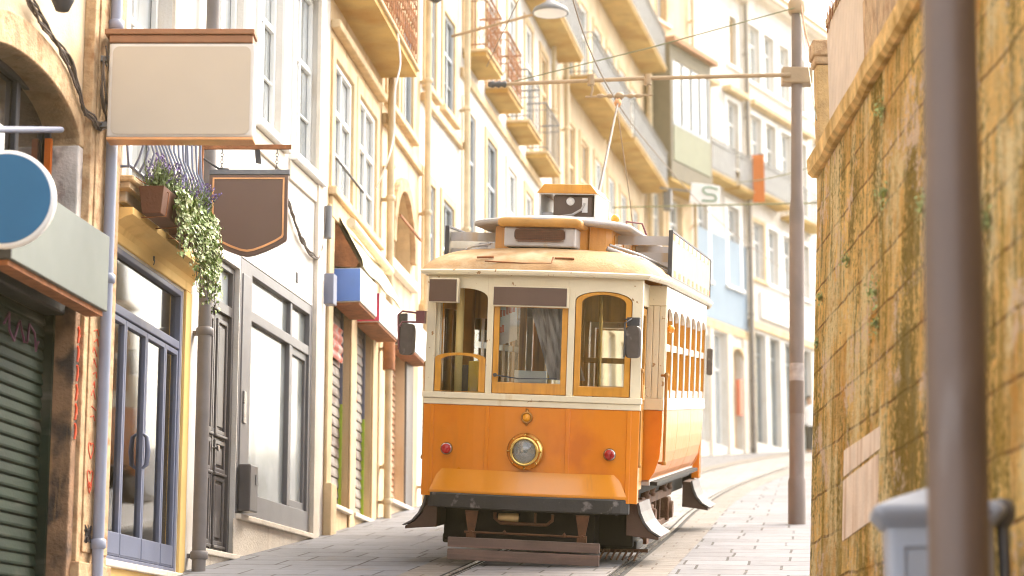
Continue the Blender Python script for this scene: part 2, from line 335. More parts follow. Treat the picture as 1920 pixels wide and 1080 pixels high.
# ================================================================ facade toolkit
HEAD = {}
class Facade:
    """local frame: x along the wall, -y out to the street, z up from the pavement at the start"""
    def __init__(s, name, label, cat_, start, head, wall_mat, s0, s1, zt, depth=7, holes=(), zb=-1.2, rec=.2):
        s.r = thing(name, label, cat_, (start[0], start[1], S*start[1]), (0, 0, math.atan2(1, head)))
        s.s0, s.s1, s.zt = s0, s1, zt
        g = G(); cs = sorted({s0, s1, *[h[0] for h in holes], *[h[1] for h in holes]}); cz = sorted({zb, zt, *[h[2] for h in holes], *[h[3] for h in holes]})
        for i in range(len(cs)-1):
            for j in range(len(cz)-1):
                a, b, c, d = cs[i], cs[i+1], cz[j], cz[j+1]; mx, mz = (a+b)/2, (c+d)/2
                if any(h[0] < mx < h[1] and h[2] < mz < h[3] for h in holes): continue
                g.add([(a,0,c),(b,0,c),(b,0,d),(a,0,d)], [(0,1,2,3)])
        for h in holes:
            a, b, c, d = h[:4]; r = h[4] if len(h) > 4 else rec
            g.add([(a,0,c),(b,0,c),(b,0,d),(a,0,d),(a,r,c),(b,r,c),(b,r,d),(a,r,d)], [(0,1,5,4),(1,2,6,5),(2,3,7,6),(3,0,4,7)])
        D = depth
        g.add([(s0,0,zb),(s1,0,zb),(s1,D,zb),(s0,D,zb),(s0,0,zt),(s1,0,zt),(s1,D,zt),(s0,D,zt)], [(1,2,6,5),(2,3,7,6),(3,0,4,7),(4,5,6,7)])
        s.wall = g.build('wall', wall_mat, s.r, fixn=False)
    def window(s, a, b, z0, z1, fm=FRAME_W, pm=PANE, rec=.2, tr=.68, mull=1, bars=0, sur=None, sw=.14, sill=True, name='window', proud=.035):
        w, d0, d1 = .055, rec-.07, rec-.015
        g = G(); R = lambda a,b,c,d: [(a,c),(b,c),(b,d),(a,d)]
        g.ring(R(a,b,z0,z1), R(a+w,b-w,z0+w,z1-w), d0, d1)
        zt = z0+(z1-z0)*tr if tr else z1-w
        if tr: g.box(a+w, b-w, d0+.004, d1, zt-.035, zt+.035)
        for k in range(mull):
            x = a+(b-a)*(k+1)/(mull+1); g.box(x-.035, x+.035, d0+.008, d1, z0+w, zt-.035 if tr else z1-w)
        if tr and mull: g.box((a+b)/2-.02, (a+b)/2+.02, d0+.012, d1, zt+.035, z1-w)
        cells = mull+1
        for k in range(bars):
            zz = z0+(zt-z0)*(k+1)/(bars+1); g.box(a+w, b-w, d0+.02, d1-.002, zz-.015, zz+.015)
        o = g.build(name, fm, s.r, bevel=.006, seg=1)
        G().box(a+.01, b-.01, d1+.002, rec+.03, z0+.01, z1-.01).build('pane', pm, o)
        if sur:
            g = G(); g.ring(R(a-sw,b+sw,z0-.02,z1+sw), R(a-.004,b+.004,z0-.001,z1+.004), -proud, .02); sm = g.build('surround', sur, o, bevel=.008, seg=1)
        if sill:
            G().box(a-sw-.05, b+sw+.05, -.1, .03, z0-.13, z0-.024).build('sill', sur or STONE_W, o, bevel=.012, seg=1)
        return o
    def slab(s, name, a, b, d0, d1, z0, z1, m, bevel=.01, parent=None):
        return G().box(a, b, -d1, -d0, z0, z1).build(name, m, parent or s.r, bevel=bevel, seg=1)
    def balcony(s, a, b, z, d, rail='bars', m=SLAB, im=IRON_G, h=1., th=.08):
        g = G(); g.box(a, b, -d, .0, z, z+th-.002)
        n = 0
        for k in range(n):
            x = a+.15+(b-a-.3)*k/(n-1);
            g.add([(x-.06,0,z),(x+.06,0,z),(x-.06,0,z-.3),(x+.06,0,z-.3),(x-.06,-d*.7,z),(x+.06,-d*.7,z),(x-.06,-d*.7,z-.06),(x+.06,-d*.7,z-.06)], [(0,4,6,2),(1,3,7,5),(2,6,7,3),(4,5,7,6)])
        o = g.build('balcony', m, s.r)
        G().box(a-.03, b+.03, -d-.04, -.0, z+th, z+th+.05).build('slab_edge', STONE_P, o, bevel=.01, seg=1)
        g = G(); zb, zr = z+th+.05, z+th+.05+h; path = [(a,-.02),(a,-d),(b,-d),(b,-.02)]
        for zz, r in ((zr,.022),(zb+.08,.014),(zr-.14,.012)): g.tube([(x,y,zz) for x,y in path], r, 6)
        for i in range(3):
            p, q = Vector(path[i]), Vector(path[i+1]); L = (q-p).length; k = max(1, int(L/.16))
            for j in range(k+1):
                t = p.lerp(q, j/k)
                if rail == 'belly':
                    nn = Vector((0,-1)) if i == 1 else Vector((-1 if i == 0 else 1, 0)); f = lambda z_: .11*math.exp(-((z_-.22)/.2)**2)
                    g.tube([(t.x+nn.x*f(u), t.y+nn.y*f(u), zb+.06+u*(h-.06)) for u in (0,.1,.22,.34,.5,.75,1.)], .011, 5)
                else: g.tube([(t.x,t.y,zb),(t.x,t.y,zr)], .007, 4, cap=False)
                if rail == 'scroll' and j < k:
                    u = p.lerp(q, (j+.5)/k); dv = (q-p).normalized()*.05
                    for zc in (.3,.62):
                        g.tube([(u.x+dv.x*math.cos(e), u.y+dv.y*math.cos(e), zb+h*zc+.12*math.sin(e)) for e in [2*PI*v/8 for v in range(8)]], .006, 4, closed=True)
        g.build('railing', im, o)
        if rail == 'panel': G().box(a+.03, b-.03, -d+.012, -d+.02, zb+.03, zr-.05).build('infill', mat('grey_balcony_glass', (.3,.3,.3), .5), o)
        return o
    def pipe(s, x, z0, z1, m, r=.06, d=.11, clips=True, name='downpipe', lean=0):
        g = G(); g.tube([(x,-d,z0),(x+lean,-d,z1)], r, 14)
        k = max(1, int((z1-z0)/2.1))
        for i in range(k):
            z = z0+.9+i*2.1; g.lathe([(r+.002,z-.04),(r+.016,z-.03),(r+.016,z+.03),(r+.002,z+.04)], (x+lean*(z-z0)/(z1-z0),-d,0), 'z', 14)
            if clips: g.box(x+r-.01, x+r+.06, -d-.012, 0, z-.02, z+.02)
        return g.build(name, m, s.r)
    def cornice(s, z, d=.18, h=.22, m=STONE_W, a=None, b=None):
        a = s.s0 if a is None else a; b = s.s1 if b is None else b
        g = G(); pr = [(0,0),(.03,0),(.05,.05),(d*.6,.08),(d*.7,h*.55),(d,h*.65),(d,h),(0,h)]
        n = len(pr); vs = [(a,-p,z+q) for p,q in pr]+[(b,-p,z+q) for p,q in pr]
        g.add(vs, [tuple(range(n)), tuple(range(2*n-1,n-1,-1))]+[(i,(i+1)%n,n+(i+1)%n,n+i) for i in range(n)])
        return g.build('cornice', m, s.r)
    def roof(s, h=1.5, over=.35, m=TILE):
        g = G(); a, b, z = s.s0, s.s1, s.zt+.002; D = 7.2
        g.add([(a,-over,z),(b,-over,z),(b,D,z),(a,D,z),(a,-over,z+.12),(b,-over,z+.12),(b,D,z+.12),(a,D,z+.12),(a,D/2,z+h),(b,D/2,z+h)],
              [(0,1,2,3),(0,1,5,4),(2,3,7,6),(4,5,9,8),(6,7,8,9),(1,2,6,9,5),(0,4,8,7,3)])
        return g.build('roof', m, s.r)
    def shutter(s, a, b, z0, z1, y, m, pitch=.1, amp=.018, name='roller_shutter', n=8):
        prof = []; k = int(round((z1-z0)/pitch)); h = (z1-z0)/k
        for i in range(k):
            z = z0+h*i; prof += [(y+amp*.7,z),(y-amp,z+.012),(y-amp*1.15,z+h*.3),(y-amp*.5,z+h*.7),(y,z+h*.97),(y+amp*.7,z+h*.98)]
        return G().loft([[(a,p[0],p[1]) for p in prof],[(b,p[0],p[1]) for p in prof]], closed=False, smooth=False).build(name, m, s.r)
# ================================================================ left row of houses
# ---- arched corner house
ARCH = arc(.85, 3.86, 1.15, .36, PI, 0, 20)
h0 = Facade('arched_house', 'cream plastered stone house with an arched fanlight and dark green rolled shutter', 'house', (-3.663,14.287), .12, STUCCO_C, -4.5, 2.87, 12.5,
            holes=[(-.3, 2.0, .1, 4.22, .26), (-3.6,-2.4,.1,3.2), (-3.4,-2.4,5.6,7.6), (.2,1.2,5.7,7.7)])
g = G(); g.add([p for (x,z) in ARCH for p in ((x,0,z),(x,0,4.22),(x,.26,z))], [f for i in range(20) for f in ((3*i,3*i+3,3*i+4,3*i+1),(3*i,3*i+2,3*i+5,3*i+3))])
g.build('arch_spandrel', STUCCO_C, h0.r)
g = G(); O = arc(.85, 3.86, 1.37, .62, PI, 0, 20); g.ring(O, ARCH, -.035, .255, closed=False); g.build('arch_stone', STONE_O, h0.r, bevel=.01)
G().box(1.985, 2.1, -.03, .262, 2.6, 3.86).build('arch_jamb', MARBLE, h0.r, bevel=.012); G().box(-.4,-.285,-.03,.262,2.6,3.86).build('arch_jamb', MARBLE, h0.r, bevel=.012)
g = G(); g.box(2.1, 2.86, -.09, .0, -.6, 12.3); g.box(2.2,2.83,-.105,-.088,.7,12.2); g.box(2.06, 2.87, -.13, .0, -.6, .62); g.build('corner_pilaster', STONE_O, h0.r, bevel=.02)
G().box(1.97, 2.1, -.06, .262, -.6, 2.58).build('shutter_jamb', STONE_D, h0.r, bevel=.015)
h0.shutter(-.3, 1.97, .1, 2.5, .18, SHUT_GREEN, .092, .014)
G().box(1.93, 1.972, .1, .19, .1, 2.55).build('shutter_guide', SHUT_GREEN, h0.r)
G().box(-.3, 1.97, .02, .2, 2.5, 2.74).build('shutter_box', BLACK, h0.r, bevel=.02)
f = h0.window(-.3, 2.0, 2.95, 4.22, fm=IRON, pm=PANE_K, rec=.26, tr=0, mull=2, sill=False, name='fanlight')

G().box(.55, .98, .2, .215, 3.33, 3.75).build('paper_notice', WHITE, h0.r)
G().box(1.9, 1.945, .17, .22, 3.0, 3.9).build('fanlight_edge', ORANGE_B, h0.r)
h0.window(-3.4,-2.4,5.6,7.6, sur=STONE_W); h0.window(.2,1.2,5.7,7.7, sur=STONE_W); h0.cornice(12.2, .3, .3, a=-4.5, b=2.85); h0.roof()
h0.window(-3.6,-2.4,.1,3.2, fm=DOOR_G, pm=PANE_D, sill=False)
# graffiti hearts and strokes on the pilaster
def strokes(name, m, parent, y, lines, r=.008):
    g = G()
    for L in lines: g.tube([(x, y, z) for x, z in L], r, 5)
    return g.build(name, m, parent)
def heart(cx, cz, s): return [(cx+s*.9*math.sin(t)**3, cz+s*(.8*math.cos(t)-.33*math.cos(2*t)-.12*math.cos(3*t))) for t in [2*PI*i/18 for i in range(19)]]
rnd = random.Random(3)
LN = [heart(2.31,1.5,.075), heart(2.31,1.28,.08), heart(2.31,1.21,.05)]
for i in range(9):
    z = 1.75+i*.085; LN.append([(2.26+rnd.uniform(0,.06), z), (2.33+rnd.uniform(-.03,.05), z+rnd.uniform(.0,.05)), (2.37+rnd.uniform(-.03,.04), z-.02)])
strokes('heart_graffiti', GRAFF_R, h0.r, -.109, LN, .0042)
LN = []
for i in range(6):
    z = 1.55+i*.15; LN += [[(2.035,z),(2.055,z+.09),(2.03,z+.12)],[(2.04,z+.02),(2.065,z+.06)]]
strokes('letter_graffiti', GRAFF_R, h0.r, -.064, LN, .01)
strokes('scrawl_graffiti', GRAFF_K, h0.r, -.109, [[(2.31+.09*math.sin(i*1.9+.3*k), .84+.07*math.cos(i*2.7+k)) for i in range(9)] for k in range(3)], .004)
strokes('pink_scrawl', GRAFF_P, h0.r, .15, [[(1.0+.07*i+.03*math.sin(i*2.2), 2.28+.1*math.sin(i*1.7)) for i in range(12)]], .009)
# bundle of cables over the arch
g = G()
for k in range(7):
    o = rnd.uniform(-.02,.02); pts = []
    for (x, z) in cat([(-.9,4.78),(-.2,4.72),(.55,4.62),(1.1,4.5),(1.6,4.4),(1.95,4.15),(2.2,4.06),(2.45,4.2),(2.62,4.55),(2.6,4.9)], 5):
        pts.append((x+o*.8, -.05-.05*(x > 2.05)-rnd.uniform(0,.03), z+o+.02*math.sin(x*9+k)))
    g.tube(pts, .009, 5)
for k in range(3):
    g.tube([(2.25+(.07+.05*k)*math.cos(t+.5*k)+.02*math.sin(3*t+k), -.13-.02*k, 4.4+(.2+.06*k)*math.sin(t)+.03*math.sin(2*t+2*k)) for t in [PI*(.3+.25*k)+1.6*PI*i/16 for i in range(17)]], .008, 5)
tag(g.build('cable_bundle', WOODY), 'tangled brown cable bundle looping over the stone arch', 'cables')
cb = bpy.data.objects['cable_bundle']; cb.parent = None; cb.matrix_world = Matrix.Translation(h0.r.location) @ Matrix.Rotation(h0.r.rotation_euler.z, 4, 'Z')
def place(o, F):           # a separate thing drawn in a facade's frame
    o.location = F.r.location; o.rotation_euler = F.r.rotation_euler; return o
g = G(); g.lathe([(.02,0),(.05,.01),(.09,.1),(.1,.25),(.085,.27)], (.98,-.2,4.62), 'z', 16); g.tube([(.98,-.0,4.95),(.98,-.2,4.95),(.98,-.2,4.85)], .015, 6)
place(tag(g.build('wall_lamp', IRON), 'dark wall lamp above the stone arch', 'lamp'), h0)

# ---- yellow shop house
h1 = Facade('yellow_shop_house', 'house with yellow ground floor, lilac glazed shop doors and an iron balcony', 'house', (-3.319,17.158), .105, STUCCO_W, 0, 3.11, 12.8,
            holes=[(.05,2.42,.32,2.92,.12), (.35,1.75,3.4,5.9,.2), (.35,1.75,7.2,9.3,.2)])
G().box(.0, 2.62, -.03, 0, 2.94, 3.42).box(2.44, 2.64, -.03, 0, -.8, 2.94).box(0,2.64,-.03,0,-.9,.29).build('yellow_render', STUCCO_Y, h1.r, bevel=.008)
h1.cornice(3.02, .2, .17, STUCCO_Y, 0, 2.66)
G().box(.0, 2.5, -.07, .1, .26, .318).build('door_sill', STONE_W, h1.r, bevel=.01)
# interior seen through the glass
g = G(); g.add([(0,0,.3),(2.5,0,.3),(2.5,1.9,.3),(0,1.9,.3),(0,0,3),(2.5,0,3),(2.5,1.9,3),(0,1.9,3)], [(0,1,2,3),(4,5,6,7),(1,2,6,5),(2,3,7,6),(3,0,4,7)])
for v in range(len(g.v)): g.v[v] = (g.v[v][0], g.v[v][1]+.125, g.v[v][2])
g.build('shop_room', mat('shop_plaster', (.8,.74,.64), .8, var=.06), h1.r, fixn=False)
g = G()
for z in (.75,1.2,1.65,2.1): g.box(.1, 2.4, 1.3, 1.65, z, z+.04)
for x in (.1,.85,1.6,2.36): g.box(x, x+.04, 1.3, 1.65, .3, 2.5)
sh = g.build('shop_shelf', mat('shelf_wood', (.5,.42,.32), .6), h1.r)
cols = [mat('shelf_goods_'+n, c, .5) for n, c in (('brown',(.3,.14,.05)),('white',(.7,.68,.62)),('orange',(.6,.22,.04)),('grey',(.25,.25,.27)))]
for k, m in enumerate(cols):
    g = G()
    for i in range(12):
        x = rnd.uniform(.2,2.25); z = rnd.choice((.79,1.24,1.69)); hh = rnd.uniform(.12,.34); g.lathe([(.05,0),(.07,hh*.4),(.04,hh*.8),(.045,hh)], (x,rnd.uniform(1.35,1.6),z), 'z', 10)
    g.build('shelf_goods', m, sh)
G().box(.3,1.1,.6,1.0,.3,.95).build('shop_counter', cols[2], h1.r, bevel=.02)
g = G(); R4 = lambda a,b,c,d: [(a,c),(b,c),(b,d),(a,d)]
g.ring(R4(.05,2.42,.32,2.92), R4(.11,2.36,.36,2.87), .0, .1); g.box(.11,2.36,.004,.096,2.37,2.445)
fr = g.build('shop_frame', IRON_L, h1.r, bevel=.008)
G().box(.12,2.35,.05,.056,2.46,2.86).build('transom_pane', GLASS, fr)
xs = [.112,.65,1.3,1.92,2.358]
for i in range(4):
    a, b = xs[i]+.004, xs[i+1]-.004
    g = G(); g.ring(R4(a,b,.365,2.355), R4(a+.04,b-.04,.55,2.31), .012, .07); g.box(a+.01, b-.01, .006, .02, .38, .56)
    d = g.build('folding_door', IRON_L, h1.r, bevel=.006)
    G().box(a+.035,b-.035,.04,.046,.54,2.32).build('pane', GLASS, d)
    for z in (.6,1.4,2.15): pass
    if i == 1: G().tube([(b-.03,.01,1.16),(b-.03,-.025,1.19),(b-.03,-.035,1.31),(b-.03,-.025,1.43),(b-.03,.01,1.46)], [.012,.02,.024,.02,.012], 8).build('pull_handle', IRON_L, d)
text('house_number', '9', .13, BLACK, h1.r, (1.28,-.034,2.97+.02))
h1.balcony(.02, 2.3, 3.36, .16, 'belly', STUCCO_C, IRON_L, .98, th=.05)
h1.window(.35,1.75,3.4,5.9, sur=STONE_W, bars=3); h1.window(.35,1.75,7.2,9.3, sur=STONE_W); h1.balcony(-.0,2.6,6.35,.45,'scroll', SLAB, RUST)
h1.cornice(12.4,.3,.3); h1.roof()
h1.pipe(-.47, -.5, 12, PIPE_L, .046, .15)
h1.pipe(2.76, -.4, 12, PIPE_G, .066, .13)

# ---- grey and white house
h2 = Facade('white_shop_house', 'white plastered house with charcoal double door and grey framed shop window', 'house', (-2.994,20.249), .155, STUCCO_W, 0, 4.98, 12.9,
            holes=[(.16,1.3,.2,3.12,.16), (1.32,4.34,.62,3.26,.12)]+[(a,b,z0,z1,.14) for a,b in ((.25,1.2),(1.78,2.76),(3.3,4.42)) for z0,z1 in ((4.86,7.0),(8.2,10.3))])
G().box(.0,.15,-.04,0,-.8,3.2).box(4.36,4.62,-.05,0,-.8,12.4).box(1.24,4.36,-.015,0,-.9,.56).box(.15,1.24,-.03,.16,-.9,.14).build('stone_base', STONE_W, h2.r, bevel=.01)
G().box(.12,1.34,-.06,.16,.141,.198).box(1.345,4.36,-.055,.12,.561,.618).build('stone_sill', STONE_W, h2.r, bevel=.01)
# double door
g = G(); g.ring(R4(.17,1.29,.2,3.11), R4(.24,1.22,.205,3.05), .05, .16); g.box(.24,1.22,.054,.155,2.6,2.7)
df = g.build('door_frame', DOOR_G, h2.r, bevel=.008)
G().box(.24,1.22,.1,.106,2.7,3.05).build('transom_pane', PANE_SHOP, df)
for a, b in ((.245,.73),(.735,1.215)):
    g = G(); g.box(a, b, .09, .14, .21, 2.595); w = b-a
    for z0, z1 in ((.3,.92),(1.02,1.28),(1.4,2.5)):
        x0, x1 = a+.09, b-.09
        g.ring(R4(x0-.03,x1+.03,z0-.03,z1+.03), R4(x0+.015,x1-.015,z0+.015,z1-.015), .066, .092)
        g.box(x0+.045, x1-.045, .076, .092, z0+.045, z1-.045); g.box(x0-.05,x1+.05,.05,.09,z0-.06,z0-.03)
    d = g.build('door_leaf', DOOR_G, h2.r, bevel=.008)
    if a > .5:
        G().lathe([(.012,-.06),(.012,0)],(a+.045,.09,1.22),'y',8).lathe([(.03,0),(.03,.02),(.012,.025)],(a+.045,.02,1.22),'y',10).build('door_knob', STEEL, d)
        G().box(a+.02,a+.07,.08,.09,1.3,1.42).build('lock_plate', IRON_G, d)
G().box(.715,.75,.075,.09,.21,2.59).build('door_astragal', DOOR_G, h2.r)
# shop front
g = G(); g.ring(R4(1.33,4.33,.62,3.25), R4(1.78,4.22,.86,3.14), .0, .11); g.box(1.78,4.22,.006,.104,2.66,2.77); g.box(3.37,3.5,.008,.1,.86,2.66); g.box(3.39,3.47,.01,.1,2.77,3.14); g.box(1.4,1.72,-.012,.01,.7,3.1)
sf = g.build('shop_frame', FRAME_G, h2.r, bevel=.008)
for a,b,c,d in ((1.78,3.37,.86,2.66),(1.78,3.39,2.77,3.14),(3.47,4.22,2.77,3.14)): G().box(a,b,.06,.07,c,d).build('pane', PANE_SHOP, sf)
g = G(); g.ring(R4(3.5,4.22,.86,2.66), R4(3.57,4.15,.95,2.58), .03, .09); dd = g.build('shop_door', FRAME_G, h2.r, bevel=.006); G().box(3.57,4.15,.06,.07,.95,2.58).build('pane', PANE_SHOP, dd)
g = G().box(1.36,1.66,-.14,-.013,.64,1.12); mb = g.build('meter_box', DOOR_G, h2.r, bevel=.015); G().box(1.55,1.63,-.146,-.139,.92,1.02).build('meter_window', IRON_G, mb)
G().box(1.47,1.56,-.03,-.012,1.55,1.88).build('intercom_plate', STEEL, h2.r, bevel=.006)
for a,b in ((.25,1.2),(1.78,2.76),(3.3,4.42)):
    for z0,z1 in ((4.86,7.0),(8.2,10.3)):
        h2.window(a,b,z0,z1, rec=.14, tr=.58, bars=1, sur=FRAME_W, sw=.1)
        h2.slab('window_apron', a-.16, b+.16, .0, .03, z0-.36, z0-.135, STONE_W)
h2.cornice(12.5,.3,.3); h2.roof()
h2.slab('number_plate', 3.55,3.62,0,.01,3.4,3.52,IRON)
place(tag(G().box(.24,.3,-.05,-.041,2.75,2.98).build('red_sticker', mat('red_enamel',(.6,.02,.03),.4), bevel=.002), 'small red notice stuck on the wall beside the grey downpipe', 'notice'), h2)
g = G()
for k in range(4):
    o = rnd.uniform(-.03,.03); g.tube([(x, -.03-rnd.uniform(0,.02), z+o+.015*math.sin(x*14+k*2)) for x,z in cat([(2.6,4.28),(3.0,4.22),(3.5,3.96),(4.0,3.84),(4.4,3.86),(4.6,4.1),(4.66,4.5)],6)], .012, 5)
place(tag(g.build('cable_loop', WOODY), 'sagging brown cable on the white wall above the grey shop window', 'cables'), h2)
g = G().tube([(4.78,-.06,4.16),(4.78,-.06,4.55)], .05, 12); g.build('conduit_tube', IRON_G, h2.r)
g = G().box(4.7,4.88,-.16,-.04,3.35,3.72); g.build('junction_box', IRON_L, h2.r, bevel=.01)

# ---- peach house with two shutters
h3 = Facade('peach_house', 'peach stone house with two graffitied roller shutters under small awnings', 'house', (-2.23,25.18), .11, STUCCO_P, 0, 3.76, 13.2,
            holes=[(.3,1.56,.42,3.5,.2),(1.94,3.14,.42,3.5,.2)]+[(a,b,z0,z1,.08) for a,b in ((.28,1.5),(1.95,3.25)) for z0,z1 in ((4.25,5.9),(6.85,9.3),(10.2,12))])
for k,(a,b) in enumerate(((.3,1.56),(1.94,3.14))):
    s_ = h3.shutter(a+.03, b-.03, .42, 3.45, .12, SHUT_GREY, .125, .012)
    G().box(a, a+.05, .08, .13, .42, 3.45).build('shutter_guide', IRON, s_); G().box(b-.05, b, .08, .13, 1.75, 3.45).build('shutter_guide', IRON_L, s_)
    G().box(b-.03, b+.0, .08, .13, .42, 1.75).build('shutter_guide', LIME, s_)
    h3.slab('shop_sill', a-.08, b+.08, -.2, .06, .36, .418, STONE_W)
    if k == 0: G().loft([[(x, .09-.03*abs(math.sin(z*24)), z) for z in [2.25+.02*i for i in range(22)]] for x in (.36,1.45)], closed=False).build('spray_paint', SHUT_RED, s_)
g = G().box(1.56,1.94,-.03,0,-.5,3.4).box(3.16,3.5,-.03,0,-.5,3.9).box(0,.28,-.04,0,-.8,4.0).box(0,.35,-.1,-.02,-.8,.62); g.build('stone_pier', STONE_P, h3.r, bevel=.015)
for a,b in ((.28,1.5),(1.95,3.25)):
    for z0,z1 in ((4.25,5.9),(10.2,12)):
        h3.window(a,b,z0,z1, rec=.08, tr=.62, bars=1, sur=STONE_P, sw=.2, proud=.03)
        h3.slab('window_apron', a-.2, b+.2, 0, .05, z0-.4, z0-.135, STONE_P); h3.slab('window_hood', a-.26, b+.26, 0, .12, z1+.32, z1+.42, STONE_P)
    h3.window(a,b,6.85,9.3, rec=.08, sur=STONE_P, sw=.2, sill=False)
h3.balcony(-.1,3.68,6.62,.5,'scroll', SLAB, RUST)
h3.cornice(12.8,.3,.3,STONE_P); h3.roof(); h3.pipe(3.72,-.2,12.6,PIPE_C,.052,.14)
G().tube([(3.72,-.14,2.5),(3.72,-.14,2.9)], .085, 12).build('pipe_joint', RUST, h3.r)
G().tube(cat([(1.9,-.52,6.7),(1.95,-.55,6.3),(1.85,-.5,5.9),(2.1,-.45,5.4),(1.95,-.4,5.0),(2.25,-.2,4.7)],5), .012, 6).build('loose_cable', WHITE, h3.r)
h3.slab('curtain_rod', .35,2.2,.02,.05,4.62,4.65,IRON)
def lightbox(a,b,z0,z1,d,mend,mface,nm,label,cat_='sign box'):
    r = thing(nm, label, cat_, h3.r.location, h3.r.rotation_euler)
    G().box(a+.02,b,-d,-.0,z0,z1).build('casing', mface, r, bevel=.01); G().box(a,a+.018,-d+.004,-.004,z0+.01,z1-.01).build('end_panel', mend, r)
    G().box(a+.03,b-.01,-d+.02,-.0,z0-.03,z0-.002).build('underside', RUST, r)
lightbox(.42,1.58,2.86,3.28,.34,BOX_BLUE,WHITE,'shop_sign_box','white sign box with a blue end above the nearer graffitied shutter')
lightbox(1.9,3.4,2.86,3.24,.32,BOX_RED,WHITE,'shop_sign_box','white sign box with a crimson end above the farther graffitied shutter')
lightbox(4.35,6.3,2.95,3.4,.3,BLACK,WHITE,'shop_sign_box','white sign box with a black end above the brown shutter')
g = G(); pr = [(0,3.95),(.06,3.92),(.34,3.4),(.36,3.3),(.33,3.3),(.31,3.38),(.04,3.86),(0,3.88)]
g.loft([[(x,-p,z+.015*math.sin(x*5)) for p,z in pr] for x in [.5+.18*i for i in range(17)]], closed=True, smooth=False)
aw = tag(g.build('shop_awning', AWN), 'folded cream canvas awning above the coloured sign boxes', 'awning'); place(aw, h3)
G().tube([(.48,-.2,3.86),(3.4,-.2,3.8)], .06, 10).build('roller', AWN, aw)
G().add([(.5,-.0,3.9),(.5,-.3,3.36),(.5,-.26,3.3),(.5,-.0,3.32),(.52,-.0,3.9),(.52,-.3,3.36),(.52,-.26,3.3),(.52,-.0,3.32)],[(0,1,2,3),(4,5,6,7),(0,1,5,4),(1,2,6,5),(2,3,7,6)]).build('awning_gusset', RUST, aw)

# ---- generic houses farther up
def rows(F, cols, lev, **k):
    for a,b in cols:
        for z0,z1 in lev: F.window(a,b,z0,z1,**k)
cols4 = [(.35,1.15),(1.55,2.4)]
h4 = Facade('ochre_niche_house', 'ochre house with an arched niche above a brown shuttered shop', 'house', (-1.818,28.921), .124, STUCCO_C, 0, 3.2, 13.5,
            holes=[(.85,2.0,.33,2.9,.2),(.5,2.5,3.7,4.95,.3)]+[(a,b,z0,z1,.08) for a,b in cols4 for z0,z1 in ((5.95,7.6),(9,10.8))])
A4 = arc(1.5,3.95,.8,.9,PI,0,16)
g = G(); g.prism([(.5,3.7),(.7,3.7)]+A4+[(2.3,3.7),(2.5,3.7),(2.5,4.95),(.5,4.95)], -.02, .3); g.build('niche_arch', STONE_P, h4.r, fixn=True)
g = G(); g.ring(arc(1.5,3.95,.98,1.1,PI,0,16), arc(1.5,3.95,.8,.9,PI,0,16), -.1, -.02, closed=False); g.build('niche_moulding', STONE_O, h4.r, bevel=.01)
G().box(.7,2.3,.2,.32,3.7,4.85).build('niche_back', STUCCO_P, h4.r); h4.slab('niche_sill', .4,2.6,-.2,.1,3.55,3.7,STONE_W)
G().box(.6,2.4,-.18,-.15,4.3,4.33).build('iron_tie', RUST, h4.r)
h4.shutter(.85,2.0,.33,2.9,.15,SHUT_BROWN,.09,.018); G().box(2.02,2.62,-.03,.0,.33,2.95).build('dark_pier', DOOR_G, h4.r); h4.slab('shop_sill',.75,2.7,-.2,.08,.27,.328,STONE_W)
rows(h4, cols4, ((5.95,7.6),(9,10.8)), rec=.08, fm=FRAME_D, pm=PANE, sur=STONE_P); h4.slab('string_course',0,3.2,0,.07,5.5,5.66,STONE_P)
h4.cornice(13.1,.3,.3); h4.roof(); h4.pipe(3.1,-.2,13,PIPE_C,.052,.14); h4.pipe(.06,-.2,13,PIPE_C,.05,.12)
# bits of street lantern on the corner
cols5 = [(.3,1.05),(1.7,2.6)]
h5 = Facade('slate_window_house', 'pale plastered house with slate framed tall windows between two drainpipes', 'house', (-1.424,32.1), .17, STUCCO_W, 0, 3.2, 14,
            holes=[(.3,2.8,.3,2.9,.2)]+[(a,b,z0,z1,.08) for a,b in cols5 for z0,z1 in ((3.2,5.12),(6.68,8.3),(9.6,11.4))])
rows(h5, cols5, ((3.2,5.12),(6.68,8.3),(9.6,11.4)), fm=FRAME_D, pm=PANE, rec=.08, tr=.6, sur=STONE_P, sw=.16, bars=1)
for z in (6.3,2.95): h5.slab('string_course',0,3.2,0,.08,z,z+.14,STONE_P)
h5.shutter(.3,2.8,.3,2.9,.15,SHUT_GREY,.1,.02); h5.cornice(13.6,.3,.3); h5.roof(); h5.pipe(3.12,-.2,13.5,PIPE_C,.055,.14)

cols6 = [(.28,1.32),(2.44,3.45),(4.65,5.65),(6.75,7.65),(8.75,9.7),(10.5,11.4)]
lev6 = ((4.2,6.75),(7.75,10.3),(11.2,13.2))
h6 = Facade('balcony_house', 'long pale house with a row of four small stone balconies and iron railings', 'house', (-.888,35.253), .172, STUCCO_W, 0, 11.86, 15,
            holes=[(a,b,z0,z1,.08) for a,b in cols6 for z0,z1 in lev6]+[(a,b,.6,3.2+.1*a,.2) for a,b in cols6])
for i,(a,b) in enumerate(cols6):
    h6.window(a,b,*lev6[0], fm=FRAME_D if i < 2 else FRAME_W, pm=PANE, rec=.08, sur=STONE_P if i % 2 else STONE_W, sw=.16)
    h6.window(a,b,*lev6[1], fm=FRAME_T if i in (0,4,5) else FRAME_W, rec=.08, sur=STONE_P, sw=.14, sill=False); h6.window(a,b,*lev6[2], rec=.08, sur=STONE_W)
    h6.window(a,b,.6,3.2+.1*a, fm=DOOR_G, pm=PANE_D, sill=False)
